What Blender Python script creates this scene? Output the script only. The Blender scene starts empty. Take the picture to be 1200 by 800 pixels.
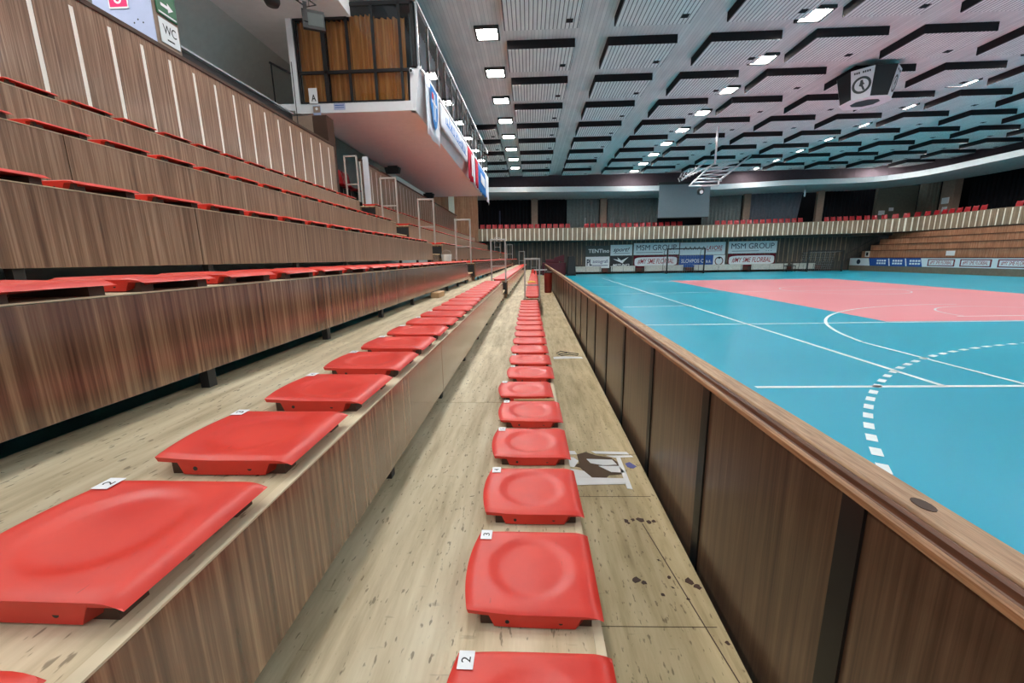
import bpy, bmesh, math, random
from mathutils import Vector, Matrix
C = bpy.context.scene.collection
S = bpy.context.scene
PI = math.pi
random.seed(4)

# ------------------------------------------------------------------ camera
# heights are measured from eye level (z = 0); the court lies at -1.62 m
def setup_camera():
    vy = Vector((620 - 600, 302 - 400)); vz = Vector((638 - 600, 2750 - 400))
    f = math.sqrt(-(vy.dot(vz)))
    Y = Vector((vy.x, vy.y, f)).normalized()
    Zd = Vector((vz.x, vz.y, f)); Zd = (Zd - Y * Zd.dot(Y)).normalized()
    Z = -Zd
    X = Y.cross(Z)
    if X.x < 0: X = -X
    R = Matrix((X, Y, Z)).transposed()          # camera axes (x right, y down, z forward) = R @ world
    r0, r1, r2 = R[0], R[1], R[2]
    M = Matrix((r0, -r1, -r2)).transposed()
    cd = bpy.data.cameras.new('camera'); cam = bpy.data.objects.new('camera', cd)
    C.objects.link(cam)
    cam.matrix_world = M.to_4x4()
    cd.sensor_width = 36.0; cd.lens = f / 1200 * 36.0
    cd.clip_start = 0.05; cd.clip_end = 300
    S.camera = cam
setup_camera()

# ------------------------------------------------------------------ world, exposure, lamp strength
w = bpy.data.worlds.new('world'); S.world = w; w.use_nodes = True
w.node_tree.nodes['Background'].inputs[0].default_value = (0.86, 0.93, 1.0, 1)
w.node_tree.nodes['Background'].inputs[1].default_value = 0.7
S.view_settings.view_transform = 'Standard'
S.view_settings.look = 'None'
S.view_settings.gamma = 1.0
S.view_settings.use_curve_mapping = False
S.view_settings.exposure = 0.0
LAMP = 95.0

# ------------------------------------------------------------------ materials
MATS = {}
class NT:
    def __init__(s, name):
        s.m = bpy.data.materials.new(name); s.m.use_nodes = True
        s.n = s.m.node_tree.nodes; s.l = s.m.node_tree.links
        s.b = s.n['Principled BSDF']
        s.tc = None
    def add(s, t, **kw):
        n = s.n.new(t)
        for k, v in kw.items(): setattr(n, k, v)
        return n
    def link(s, a, b): s.l.new(a, b)
    def coords(s, scale=(1, 1, 1), rnd=True):
        if not s.tc: s.tc = s.add('ShaderNodeTexCoord')
        mp = s.add('ShaderNodeMapping'); mp.inputs['Scale'].default_value = scale
        s.link(s.tc.outputs['Object'], mp.inputs[0])
        if rnd:
            oi = s.add('ShaderNodeObjectInfo'); mu = s.add('ShaderNodeMath', operation='MULTIPLY'); mu.inputs[1].default_value = 37.0
            s.link(oi.outputs['Random'], mu.inputs[0]); cb = s.add('ShaderNodeCombineXYZ')
            for i in range(3): s.link(mu.outputs[0], cb.inputs[i])
            s.link(cb.outputs[0], mp.inputs['Location'])
        return mp.outputs[0]
    def noise(s, vec, scale=1.0, detail=3.0, rough=0.55, dist=0.0):
        n = s.add('ShaderNodeTexNoise'); n.inputs['Scale'].default_value = scale
        n.inputs['Detail'].default_value = detail; n.inputs['Roughness'].default_value = rough
        n.inputs['Distortion'].default_value = dist
        s.link(vec, n.inputs['Vector']); return n.outputs['Fac']
    def ramp(s, fac, stops, interp='LINEAR'):
        r = s.add('ShaderNodeValToRGB'); r.color_ramp.interpolation = interp
        e = r.color_ramp.elements
        while len(e) < len(stops): e.new(0.5)
        for el, (p, c) in zip(e, stops):
            el.position = p; el.color = (c[0], c[1], c[2], 1) if not isinstance(c, float) else (c, c, c, 1)
        s.link(fac, r.inputs[0]); return r.outputs[0]
    def mix(s, fac, a, b, mode='MIX'):
        m = s.add('ShaderNodeMix', data_type='RGBA', blend_type=mode)
        for k, v in ((0, fac), (6, a), (7, b)):
            if hasattr(v, 'node'): s.link(v, m.inputs[k])
            elif k == 0: m.inputs[0].default_value = v
            else: m.inputs[k].default_value = (v[0], v[1], v[2], 1)
        return m.outputs[2]
    def bump(s, h, strength=0.3, dist=0.01):
        b = s.add('ShaderNodeBump'); b.inputs['Strength'].default_value = strength; b.inputs['Distance'].default_value = dist
        s.link(h, b.inputs['Height']); s.link(b.outputs[0], s.b.inputs['Normal'])
    def done(s, key, rough=0.5, spec=0.5, metal=0.0, color=None):
        if color is not None:
            if hasattr(color, 'node'): s.link(color, s.b.inputs['Base Color'])
            else: s.b.inputs['Base Color'].default_value = (*color, 1)
        if hasattr(rough, 'node'): s.link(rough, s.b.inputs['Roughness'])
        else: s.b.inputs['Roughness'].default_value = rough
        s.b.inputs['Specular IOR Level'].default_value = spec
        s.b.inputs['Metallic'].default_value = metal
        MATS[key] = s.m; return s.m

def srgb(r, g, b):
    f = lambda c: (c / 255 / 12.92) if c / 255 <= 0.04045 else ((c / 255 + 0.055) / 1.055) ** 2.4
    return (f(r), f(g), f(b))

def plain(key, col, rough=0.5, spec=0.5, metal=0.0, var=0.12):
    t = NT(key); v = t.coords((1, 1, 1))
    n = t.noise(v, 6.0, 4)
    c = t.ramp(n, [(0.3, tuple(x * (1 - var) for x in col)), (0.7, tuple(min(1, x * (1 + var)) for x in col))])
    return t.done(key, rough, spec, metal, c)

def wood(key, dark, mid, light, scale, rough=0.4, spec=0.5, coat=0.0, blotch=0.25):
    """streaky veneer: scale stretches the grain along the axis with the small number"""
    t = NT(key)
    v = t.coords(scale)
    n1 = t.noise(v, 1.0, 6, 0.65)
    n2 = t.noise(t.coords(tuple(x * 3.3 for x in scale)), 1.0, 3, 0.6)
    c = t.ramp(n1, [(0.32, dark), (0.5, mid), (0.68, light)])
    k = t.ramp(n2, [(0.35, (0.62, 0.6, 0.58)), (0.6, (1.0, 1.0, 1.0))])
    c = t.mix(0.7, c, k, 'MULTIPLY')
    n3 = t.noise(t.coords((1.3, 1.3, 1.3)), 1.0, 3)
    b = t.ramp(n3, [(0.3, (1 - blotch,) * 3), (0.7, (1 + blotch * 0.3,) * 3)])
    c = t.mix(1.0, c, b, 'MULTIPLY')
    t.bump(n1, 0.12, 0.003)
    m = t.done(key, rough, spec, 0, c)
    t.b.inputs['Coat Weight'].default_value = coat; t.b.inputs['Coat Roughness'].default_value = 0.14
    return m

# riser veneer: grain runs up and down
wood('veneer', srgb(78, 52, 38), srgb(130, 96, 72), srgb(180, 146, 112), (44, 44, 0.8), 0.24, 0.5, 0.8)
wood('veneer_upper', srgb(112, 84, 66), srgb(156, 124, 100), srgb(190, 160, 134), (50, 50, 0.8), 0.28, 0.5, 0.4, 0.12)
wood('veneer_orange', srgb(170, 112, 80), srgb(196, 138, 104), srgb(212, 160, 126), (14, 14, 0.6), 0.45)
wood('parapet_panel', srgb(84, 60, 44), srgb(106, 80, 60), srgb(126, 100, 76), (36, 36, 0.6), 0.38, 0.5, 0.25, 0.3)
wood('rail_wood', srgb(160, 118, 86), srgb(194, 154, 118), srgb(214, 178, 142), (90, 4, 90), 0.5)
wood('rail_lip', srgb(130, 88, 56), srgb(180, 132, 92), srgb(210, 166, 124), (60, 2.5, 60), 0.5)
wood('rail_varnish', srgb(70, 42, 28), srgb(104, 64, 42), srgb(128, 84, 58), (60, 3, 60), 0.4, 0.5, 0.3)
wood('slat_far', srgb(124, 104, 82), srgb(160, 136, 110), srgb(184, 160, 132), (14, 14, 0.6), 0.5)
wood('slat_dark', srgb(66, 60, 54), srgb(86, 78, 70), srgb(106, 98, 88), (14, 14, 0.6), 0.6)

def deck_mat():
    t = NT('deck')
    v = t.coords((16, 1.6, 16)); n1 = t.noise(v, 1.0, 6, 0.6)
    c = t.ramp(n1, [(0.28, srgb(178, 160, 128)), (0.5, srgb(214, 198, 166)), (0.72, srgb(234, 222, 194))])
    big = t.noise(t.coords((1.6, 0.9, 1)), 1.0, 4)
    c = t.mix(1.0, c, t.ramp(big, [(0.3, (0.78, 0.76, 0.7)), (0.65, (1.03, 1.02, 1.0))]), 'MULTIPLY')
    # short dark scratches along the walking direction and across
    s1 = t.noise(t.coords((80, 24, 10)), 1.0, 2, 0.5)
    f1 = t.ramp(s1, [(0.64, 0.0), (0.70, 1.0)])
    c = t.mix(f1, c, t.mix(0.6, c, srgb(84, 64, 44)))
    s2 = t.noise(t.coords((9, 60, 10)), 1.0, 2, 0.5)
    f2 = t.ramp(s2, [(0.70, 0.0), (0.76, 1.0)])
    c = t.mix(f2, c, t.mix(0.25, c, srgb(84, 64, 44)))
    s3 = t.noise(t.coords((22, 22, 22)), 1.0, 3, 0.7, 0.4)
    f3 = t.ramp(s3, [(0.72, 0.0), (0.745, 1.0)])
    c = t.mix(f3, c, srgb(62, 48, 36))
    t.bump(n1, 0.2, 0.004)
    return t.done('deck', 0.62, 0.35, 0, c)
deck_mat()

m_ = MATS['deck'].copy(); m_.name = 'deck_walkway'; MATS['deck_walkway'] = m_
for n_ in m_.node_tree.nodes:
    if n_.type == 'VALTORGB' and len(n_.color_ramp.elements) == 3:
        for el, c_ in zip(n_.color_ramp.elements, (srgb(172, 152, 114), srgb(208, 190, 150), srgb(226, 210, 174))): el.color = (*c_, 1)

def court_mat(key, a, b):
    t = NT(key)
    n = t.noise(t.coords((0.25, 0.25, 0.25), False), 1.0, 2)
    c = t.ramp(n, [(0.3, a), (0.7, b)])
    return t.done(key, 0.30, 0.35, 0, c)
court_mat('court_blue', srgb(12, 162, 188), srgb(20, 172, 198))
court_mat('court_pink', srgb(238, 148, 156), srgb(244, 158, 166))
plain('court_line', srgb(232, 240, 240), 0.4, var=0.03)

def seat_mat():
    t = NT('seat_red')
    oi = t.add('ShaderNodeObjectInfo')
    n = t.noise(t.coords((7, 7, 7)), 1.0, 5)
    c = t.ramp(n, [(0.3, srgb(206, 44, 32)), (0.7, srgb(222, 58, 42))])
    s = t.noise(t.coords((60, 14, 60)), 1.0, 3)
    c = t.mix(t.ramp(s, [(0.72, 0.0), (0.76, 0.5)]), c, srgb(150, 34, 26))
    t.link(t.ramp(n, [(0.3, 0.34), (0.7, 0.46)]), t.b.inputs['Roughness'])
    return t.done('seat_red', 0.4, 0.5, 0, c)
seat_mat()
plain('far_seat', srgb(170, 26, 36), 0.28, 0.6)
plain('dark_wood', srgb(70, 46, 32), 0.6)
plain('bare_wood', srgb(196, 160, 118), 0.6)
plain('ply_edge', srgb(212, 196, 164), 0.6)
plain('black_steel', srgb(26, 25, 25), 0.42, 0.5)
plain('dark_steel', srgb(58, 58, 58), 0.5, 0.5, 0.3)
plain('grey_steel', srgb(176, 170, 164), 0.35, 0.5, 0.55)
plain('light_steel', srgb(200, 204, 208), 0.3, 0.5, 0.5)
plain('white_paint', srgb(228, 230, 234), 0.5, var=0.03)
plain('white_strip', srgb(252, 248, 238), 0.4, var=0.03)
plain('cream_strip', srgb(250, 242, 222), 0.5, var=0.04)
plain('grey_wall', srgb(206, 210, 206), 0.75, 0.3, var=0.05)
plain('soffit_white', srgb(240, 238, 238), 0.8, 0.3, var=0.03)
plain('concourse_brown', srgb(132, 112, 94), 0.6)
plain('dark_band', srgb(80, 68, 76), 0.8)
plain('panel_side', srgb(40, 36, 38), 0.9, 0.2)
plain('curtain_black', srgb(20, 21, 26), 0.85, 0.2)
plain('curtain_grey', srgb(122, 132, 132), 0.85, 0.2)
plain('curtain_slate', srgb(96, 106, 116), 0.85, 0.2)
plain('curtain_olive', srgb(110, 110, 98), 0.85, 0.2)
plain('screen_grey', srgb(116, 126, 132), 0.7, 0.3, var=0.03)
plain('column_brown', srgb(150, 128, 112), 0.7)
plain('sign_white', srgb(236, 238, 240), 0.5, var=0.02)
plain('sign_black', srgb(34, 36, 40), 0.5, var=0.05)
plain('sign_grey', srgb(222, 230, 234), 0.5, var=0.03)
plain('sign_dark', srgb(70, 78, 76), 0.5, var=0.05)
plain('ink_navy', srgb(38, 46, 72), 0.5)
plain('ink_black', srgb(24, 24, 26), 0.5)
plain('ink_purple', srgb(60, 58, 120), 0.5)
plain('ink_red', srgb(170, 32, 48), 0.5)
plain('ink_maroon', srgb(124, 34, 44), 0.5)
plain('sign_blue', srgb(36, 84, 160), 0.5, var=0.04)
plain('sign_lightblue', srgb(110, 178, 222), 0.5, var=0.04)
plain('sign_green', srgb(30, 104, 66), 0.4, var=0.04)
plain('sign_pink', srgb(222, 40, 110), 0.5, var=0.04)
plain('poster_blue', srgb(170, 182, 214), 0.5, var=0.04)
plain('fabric_white', srgb(226, 230, 238), 0.8, 0.2, var=0.04)
plain('fabric_red', srgb(196, 40, 64), 0.8, 0.2, var=0.06)
plain('fabric_blue', srgb(56, 128, 200), 0.8, 0.2, var=0.06)
plain('fabric_maroon', srgb(110, 30, 44), 0.8, 0.2)
plain('fabric_brown', srgb(112, 74, 66), 0.8, 0.2)
plain('bin_red', srgb(140, 44, 36), 0.45)
plain('mat_maroon', srgb(84, 22, 34), 0.7)
plain('yellow_cloth', srgb(226, 176, 70), 0.8)
plain('bench_white', srgb(214, 210, 200), 0.6)
plain('bare_brown', srgb(98, 80, 64), 0.8, 0.2)
plain('tape_white', srgb(246, 246, 244), 0.5, var=0.05)
plain('blue_chip', srgb(96, 98, 160), 0.6)
plain('press_soffit', srgb(244, 222, 218), 0.7, 0.3, var=0.03)
plain('beam_white', srgb(232, 234, 234), 0.6, 0.3, var=0.04)
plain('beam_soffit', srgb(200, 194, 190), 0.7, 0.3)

def curtain_mat():
    t = NT('curtain_orange')
    n = t.noise(t.coords((9, 9, 0.35)), 1.0, 4, 0.6)
    c = t.ramp(n, [(0.3, srgb(186, 120, 58)), (0.5, srgb(222, 154, 82)), (0.68, srgb(246, 192, 118))])
    t.bump(n, 0.5, 0.05)
    return t.done('curtain_orange', 0.8, 0.2, 0, c)
curtain_mat()

def ceiling_mat(key, col_a, col_b, pitch, gap, dark):
    """boards running along Y"""
    t = NT(key)
    v = t.coords((1, 1, 1), False)
    sx = t.add('ShaderNodeSeparateXYZ'); t.link(v, sx.inputs[0])
    m = t.add('ShaderNodeMath', operation='MULTIPLY'); m.inputs[1].default_value = 1 / pitch; t.link(sx.outputs[0], m.inputs[0])
    fr = t.add('ShaderNodeMath', operation='FRACT'); t.link(m.outputs[0], fr.inputs[0])
    lt = t.add('ShaderNodeMath', operation='LESS_THAN'); lt.inputs[1].default_value = gap; t.link(fr.outputs[0], lt.inputs[0])
    fl = t.add('ShaderNodeMath', operation='FLOOR'); t.link(m.outputs[0], fl.inputs[0])
    wn = t.add('ShaderNodeTexWhiteNoise', noise_dimensions='1D'); t.link(fl.outputs[0], wn.inputs['W'])
    base = t.ramp(wn.outputs['Value'], [(0, col_a), (1, col_b)])
    n = t.noise(t.coords((3, 1, 1), False), 1.0, 4)
    base = t.mix(1.0, base, t.ramp(n, [(0.3, (0.88, 0.88, 0.88)), (0.7, (1.04, 1.04, 1.04))]), 'MULTIPLY')
    c = t.mix(lt.outputs[0], base, dark)
    return t.done(key, 0.75, 0.3, 0, c)
ceiling_mat('ceiling_boards', srgb(222, 218, 214), srgb(236, 232, 228), 0.12, 0.12, srgb(196, 192, 190))
ceiling_mat('ceiling_ribs', srgb(240, 238, 234), srgb(246, 244, 240), 0.125, 0.22, srgb(120, 118, 118))

def emis(key, col, strength):
    t = NT(key); t.b.inputs['Base Color'].default_value = (*col, 1)
    t.b.inputs['Emission Color'].default_value = (*col, 1); t.b.inputs['Emission Strength'].default_value = strength
    MATS[key] = t.m
emis('lamp_glow', (1.0, 0.97, 0.93), LAMP)
emis('exit_glow', srgb(60, 150, 100), 0.5)

def glass_mat():
    t = NT('glass'); t.n.remove(t.b)
    out = [n for n in t.n if n.type == 'OUTPUT_MATERIAL'][0]
    tr = t.add('ShaderNodeBsdfTransparent'); tr.inputs[0].default_value = (0.9, 0.93, 0.94, 1)
    gl = t.add('ShaderNodeBsdfGlossy'); gl.inputs['Roughness'].default_value = 0.02
    fr = t.add('ShaderNodeFresnel'); fr.inputs[0].default_value = 1.6
    mx = t.add('ShaderNodeMixShader')
    t.link(fr.outputs[0], mx.inputs[0]); t.link(tr.outputs[0], mx.inputs[1]); t.link(gl.outputs[0], mx.inputs[2])
    t.link(mx.outputs[0], out.inputs[0]); MATS['glass'] = t.m
glass_mat()

# ------------------------------------------------------------------ mesh helpers
class MB:
    def __init__(s): s.v = []; s.f = []
    def add(s, vs, fs):
        k = len(s.v); s.v += [tuple(p) for p in vs]; s.f += [tuple(i + k for i in q) for q in fs]; return s
    def box(s, x0, x1, y0, y1, z0, z1):
        if x0 > x1: x0, x1 = x1, x0
        if y0 > y1: y0, y1 = y1, y0
        if z0 > z1: z0, z1 = z1, z0
        return s.add([(x0,y0,z0),(x1,y0,z0),(x1,y1,z0),(x0,y1,z0),(x0,y0,z1),(x1,y0,z1),(x1,y1,z1),(x0,y1,z1)],
                     [(0,3,2,1),(4,5,6,7),(0,1,5,4),(1,2,6,5),(2,3,7,6),(3,0,4,7)])
    def hexa(s, b, t):      # bottom quad (ccw from above) and top quad
        return s.add(list(b) + list(t), [(3,2,1,0),(4,5,6,7),(0,1,5,4),(1,2,6,5),(2,3,7,6),(3,0,4,7)])
    def tube(s, pts, r, n=8, cap=True):
        pts = [Vector(p) for p in pts]; rings = []
        for i, p in enumerate(pts):
            d = (pts[min(i+1, len(pts)-1)] - pts[max(i-1, 0)]).normalized()
            u = d.orthogonal().normalized() if i == 0 else (u - d * u.dot(d)).normalized()
            w_ = d.cross(u)
            rings.append([p + (u * math.cos(2*PI*k/n) + w_ * math.sin(2*PI*k/n)) * r for k in range(n)])
        vs = [q for rg in rings for q in rg]; fs = []
        for i in range(len(pts) - 1):
            for k in range(n): fs.append((i*n+k, i*n+(k+1)%n, (i+1)*n+(k+1)%n, (i+1)*n+k))
        if cap: fs.append(tuple(range(n-1, -1, -1))); fs.append(tuple((len(pts)-1)*n+k for k in range(n)))
        return s.add(vs, fs)
    def bar(s, a, b, wd, th, up=(0,0,1)):   # rectangular bar between two points
        a, b = Vector(a), Vector(b); d = (b-a).normalized(); u = Vector(up); u = (u - d*u.dot(d)).normalized(); v = d.cross(u)
        q = lambda p: [p - u*th/2 - v*wd/2, p - u*th/2 + v*wd/2, p + u*th/2 + v*wd/2, p + u*th/2 - v*wd/2]
        return s.add(q(a) + q(b), [(0,1,2,3),(7,6,5,4),(0,4,5,1),(1,5,6,2),(2,6,7,3),(3,7,4,0)])
    def lathe(s, prof, n=24, c=(0,0,0)):
        vs = []; fs = []
        for r, z in prof:
            for k in range(n): vs.append((c[0]+r*math.cos(2*PI*k/n), c[1]+r*math.sin(2*PI*k/n), c[2]+z))
        for i in range(len(prof)-1):
            for k in range(n): fs.append((i*n+k, i*n+(k+1)%n, (i+1)*n+(k+1)%n, (i+1)*n+k))
        fs.append(tuple(range(n-1,-1,-1))); fs.append(tuple((len(prof)-1)*n+k for k in range(n)))
        return s.add(vs, fs)
    def poly(s, pts, th, axis=2):   # flat polygon with thickness along z
        n = len(pts)
        a = [Vector(p) for p in pts]; d = Vector([0,0,0]); d[axis] = th
        vs = a + [p + d for p in a]
        return s.add(vs, [tuple(range(n-1,-1,-1)), tuple(range(n, 2*n))] + [(i,(i+1)%n,(i+1)%n+n,i+n) for i in range(n)])
    def build(s, name, mat, parent=None, loc=None, smooth=False, bevel=0, recalc=True):
        me = bpy.data.meshes.new(name); me.from_pydata(s.v, [], s.f)
        if recalc:
            bm = bmesh.new(); bm.from_mesh(me); bmesh.ops.recalc_face_normals(bm, faces=bm.faces); bm.to_mesh(me); bm.free()
        me.materials.append(MATS[mat])
        if smooth: me.polygons.foreach_set('use_smooth', [True]*len(me.polygons))
        o = bpy.data.objects.new(name, me); C.objects.link(o)
        if parent: o.parent = parent
        if loc: o.location = loc
        if bevel:
            m = o.modifiers.new('bevel', 'BEVEL'); m.width = bevel; m.segments = 2; m.limit_method = 'ANGLE'
        return o

def tag(o, label, cat, group=None, kind=None):
    if label: o['label'] = label
    if cat: o['category'] = cat
    if group: o['group'] = group
    if kind: o['kind'] = kind
    return o
def thing(name, label, cat, loc=(0,0,0), rotz=0, group=None):
    o = bpy.data.objects.new(name, None); C.objects.link(o); o.location = loc; o.rotation_euler = (0,0,rotz)
    o.empty_display_size = 0.1
    return tag(o, label, cat, group)
def struct(o, label=None):
    o['kind'] = 'structure'
    if label: o['label'] = label
    return o
def copy_tree(o, parent=None):
    c = o.copy(); C.objects.link(c); c.parent = parent
    for ch in list(o.children): copy_tree(ch, c)
    return c
TXT = {}
def text_mesh(txt, size=1.0, shear=0.0, space=1.0, offset=0.0, depth=0.004, fit=None):
    """flat lettering as a mesh in the XY plane, centred; fit=(w,h) stretches to a size"""
    cu = bpy.data.curves.new('lettering', 'FONT'); cu.body = txt; cu.size = size; cu.shear = shear
    cu.space_character = space; cu.offset = offset; cu.extrude = depth; cu.align_x = 'CENTER'; cu.align_y = 'CENTER'
    cu.resolution_u = 4
    o = bpy.data.objects.new('lettering', cu); C.objects.link(o)
    dg = bpy.context.evaluated_depsgraph_get(); dg.update()
    me = bpy.data.meshes.new_from_object(o.evaluated_get(dg))
    C.objects.unlink(o); bpy.data.objects.remove(o)
    xs = [v.co.x for v in me.vertices]; ys = [v.co.y for v in me.vertices]
    cx, cy = (min(xs)+max(xs))/2, (min(ys)+max(ys))/2
    sx = sy = 1
    if fit: sx = fit[0]/(max(xs)-min(xs)); sy = fit[1]/(max(ys)-min(ys))
    for v in me.vertices: v.co.x = (v.co.x-cx)*sx; v.co.y = (v.co.y-cy)*sy
    return me
def put_text(txt, mat, parent, loc, rot, name='lettering', **kw):
    me = text_mesh(txt, **kw); me.materials.clear(); me.materials.append(MATS[mat])
    o = bpy.data.objects.new(name, me); C.objects.link(o); o.location = loc; o.rotation_euler = rot
    if parent: o.parent = parent
    return o
ORD = ['first','second','third','fourth','fifth','sixth','seventh','eighth','ninth','tenth','eleventh','twelfth','thirteenth',
       'fourteenth','fifteenth','sixteenth','seventeenth','eighteenth','nineteenth','twentieth']
def ordn(i):
    if i < 20: return ORD[i]
    t = {2:'twenty',3:'thirty',4:'forty'}[(i+1)//10]
    return t[:-1]+'ieth' if (i+1) % 10 == 0 else t + '-' + ORD[(i+1) % 10 - 1]

# ------------------------------------------------------------------ court floor with its lines
ZC = -1.62
fl = MB().box(-14, 44, -7, 46, ZC-0.1, ZC).build('floor', 'court_blue'); struct(fl, 'glossy turquoise sports hall floor')
def cline(a, b, wd=0.055, ext=True):
    return MB().bar((a[0], a[1], ZC+0.0015), (b[0], b[1], ZC+0.0015), wd, 0.003)
def arc(c, r, a0, a1, wd=0.055, n=64):
    m = MB(); P = []
    for i in range(n+1):
        t = math.radians(a0+(a1-a0)*i/n); P.append((math.cos(t), math.sin(t)))
    for i in range(n):
        (p, q) = P[i], P[i+1]; ri, ro = r-wd/2, r+wd/2; z = ZC+0.0045
        m.add([(c[0]+p[0]*ri,c[1]+p[1]*ri,z),(c[0]+p[0]*ro,c[1]+p[1]*ro,z),(c[0]+q[0]*ro,c[1]+q[1]*ro,z),(c[0]+q[0]*ri,c[1]+q[1]*ri,z)], [(0,1,2,3)])
    return m
def on_floor(m, name='court_line', mat='court_line', label=None):
    o = m.build(name, mat, fl, recalc=False)
    if label: o['label'] = label
    return o
on_floor(MB().poly([(8.50,10.0,ZC),(18.2,10.0,ZC),(19.35,27.6,ZC),(9.22,27.5,ZC)], 0.0025), 'volleyball_area', 'court_pink', 'pink rectangle painted on the turquoise floor')
zl = ZC + 0.004
def wline(a, b, wd=0.06, lab=None):
    return on_floor(MB().bar((a[0],a[1],zl),(b[0],b[1],zl), wd, 0.002), label=lab)
wline((2.62,9.76),(18.3,10.0),0.07,'white line across the court at the near end of the pink area')
wline((2.80,4.98),(29.0,5.15),0.07,'nearest white line across the court')
wline((5.06,5.0),(5.58,31.9),0.07,'long white sideline running away diagonally')
wline((9.22,27.5),(19.35,27.6),0.06,'white line at the far end of the pink area')
wline((3.03,13.36),(5.3,13.62),0.06,'short white line left of the long sideline')
wline((2.6,18.1),(8.6,18.6),0.06,'halfway line left of the pink area')
wline((9.0,18.6),(18.7,18.8),0.05,'faint halfway line on the pink area')
wline((3.2,23.0),(5.4,23.0),0.05); wline((2.9,26.45),(9.0,26.6),0.05)
wline((5.5,31.9),(24,32.2),0.05); wline((10.8,10.7),(16.0,10.8),0.05)
wline((7.0,30.1),(6.6,31.9),0.05)
wline((6.08,5.0),(6.12,7.6),0.06,'straight end of the three point line')
on_floor(arc((13.0,6.2),7.02,88,168,0.065), label='white three point arc on the near half')
on_floor(arc((13.9,18.95),2.3,0,360,0.05), label='white centre circle on the pink area')
on_floor(arc((12.9,10.75),1.9,20,180,0.05))
on_floor(arc((13.4,31.5),7.0,190,250,0.05))
# dashed nine metre line
m = MB(); c0 = (10.86,-1.756); r0 = 9.44; st = 0.324/r0
k = 0; t = math.radians(176)
while t > math.radians(28):
    ri, ro, a, b = r0-0.04, r0+0.04, t, t - st*0.52
    m.add([(c0[0]+math.cos(q)*r, c0[1]+math.sin(q)*r, zl+0.001) for q, r in ((a,ri),(a,ro),(b,ro),(b,ri))], [(0,1,2,3)])
    t -= st
on_floor(m, 'dashed_line', 'court_line', 'white dashed nine metre arc curving along the near right of the court')

# ------------------------------------------------------------------ ceiling
CZ = 7.28
struct(MB().box(-3.9, 37, 2, 40.4, CZ, CZ+0.3).build('ceiling', 'ceiling_boards'), 'grey boarded ceiling above the court')
LX = [-1.32, 8.88, 19.05, 29.2]
def lamp(x, y, label):
    t = thing('ceiling_lamp', label, 'lamp', (x, y, CZ), 0, 'square lamps in rows on the ceiling')
    h = MB()
    for a, b, c_, d in ((-.40,.40,-.40,-.33),(-.40,.40,.33,.40),(-.40,-.33,-.33,.33),(.33,.40,-.33,.33)):
        h.box(a, b, c_, d, -0.09, 0)
    h.build('housing', 'dark_steel', t)
    MB().box(-.33,.33,-.30,.30,-0.06,-0.02).build('diffuser', 'lamp_glow', t)
names = ['row beside the glazed press box', 'row above the middle of the court', 'row beyond the scoreboard', 'row over the opposite stand']
for ci, x in enumerate(LX):
    for j in range(-4, 9):
        y = 15.12 + 2.92*j + (0, -0.35, -0.3, -0.3)[ci]
        if y > 38.4: continue
        vis = j + 1 if ci < 2 else j - 1
        if j < 0: lab = 'square ceiling lamp overhead, %s in the %s' % (ordn(j+4), names[ci])
        else: lab = 'bright square ceiling lamp, %s along the %s' % (ordn(j), names[ci])
        lamp(x + 0.012*(y-15), y, lab)
# hanging acoustic panels
PB = {}
def ac_panel():
    t = thing('ceiling_panel', '', 'ceiling panel')
    MB().box(0,2.3,0,1.74,0.0,0.012).build('ribbed_face', 'ceiling_ribs', t)
    s = MB(); s.box(-.012,2.312,-.012,1.752,0.012,0.28); s.build('side_frame', 'panel_side', t)
    MB().box(1.9,2.1,1.2,1.4,-0.01,0.0).build('hatch', 'panel_side', t)
    return t
proto = ac_panel(); first = True
for ci in range(-1, 11):
    for j in range(0, 9):
        x = -0.70 + 3.43*ci; yf = 14.54 + 2.94*j; y = yf - 1.74
        if ci == -1 and y < 24: continue
        if y > 38: continue
        t = proto if first else copy_tree(proto); first = False
        t.location = (x + 0.008*(y-15), y, 7.0)
        where = 'hard against the press box' if ci == -1 else '%s column out from the press box' % ordn(ci)
        t['label'] = 'grey ribbed ceiling panel, %s, %s row' % (where, ordn(j))
        t['group'] = 'acoustic panels on the ceiling'

# ------------------------------------------------------------------ far end: upper beam, curtains, balcony
def samp(path, s):
    for i in range(len(path)-1):
        a, b = Vector(path[i][:2]), Vector(path[i+1][:2]); L = (b-a).length
        if s <= L or i == len(path)-2:
            f = s/L; d = (b-a).normalized()
            zz = [path[i][k]*(1-f)+path[i+1][k]*f for k in range(2, len(path[i]))]
            return a + d*s, d, zz
        s -= L
def plen(path): return sum((Vector(path[i+1][:2])-Vector(path[i][:2])).length for i in range(len(path)-1))
def ribbon(path, off0, off1, zf0, zf1, n=60):
    """solid strip following the path between two inward offsets and two height functions of the path's z values"""
    m = MB(); L = plen(path); prev = None
    for i in range(n+1):
        p, d, z = samp(path, L*i/n*0.99999); nr = Vector((-d.y, d.x))
        q = [(*(p+nr*off0), zf0(z)), (*(p+nr*off1), zf0(z)), (*(p+nr*off1), zf1(z)), (*(p+nr*off0), zf1(z))]
        k = len(m.v); m.v += q
        if prev is not None: m.f += [(prev+a, prev+(a+1)%4, k+(a+1)%4, k+a) for a in range(4)]
        else: m.f.append((k,k+1,k+2,k+3))
        prev = k
    m.f.append((prev+3,prev+2,prev+1,prev)); return m
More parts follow.
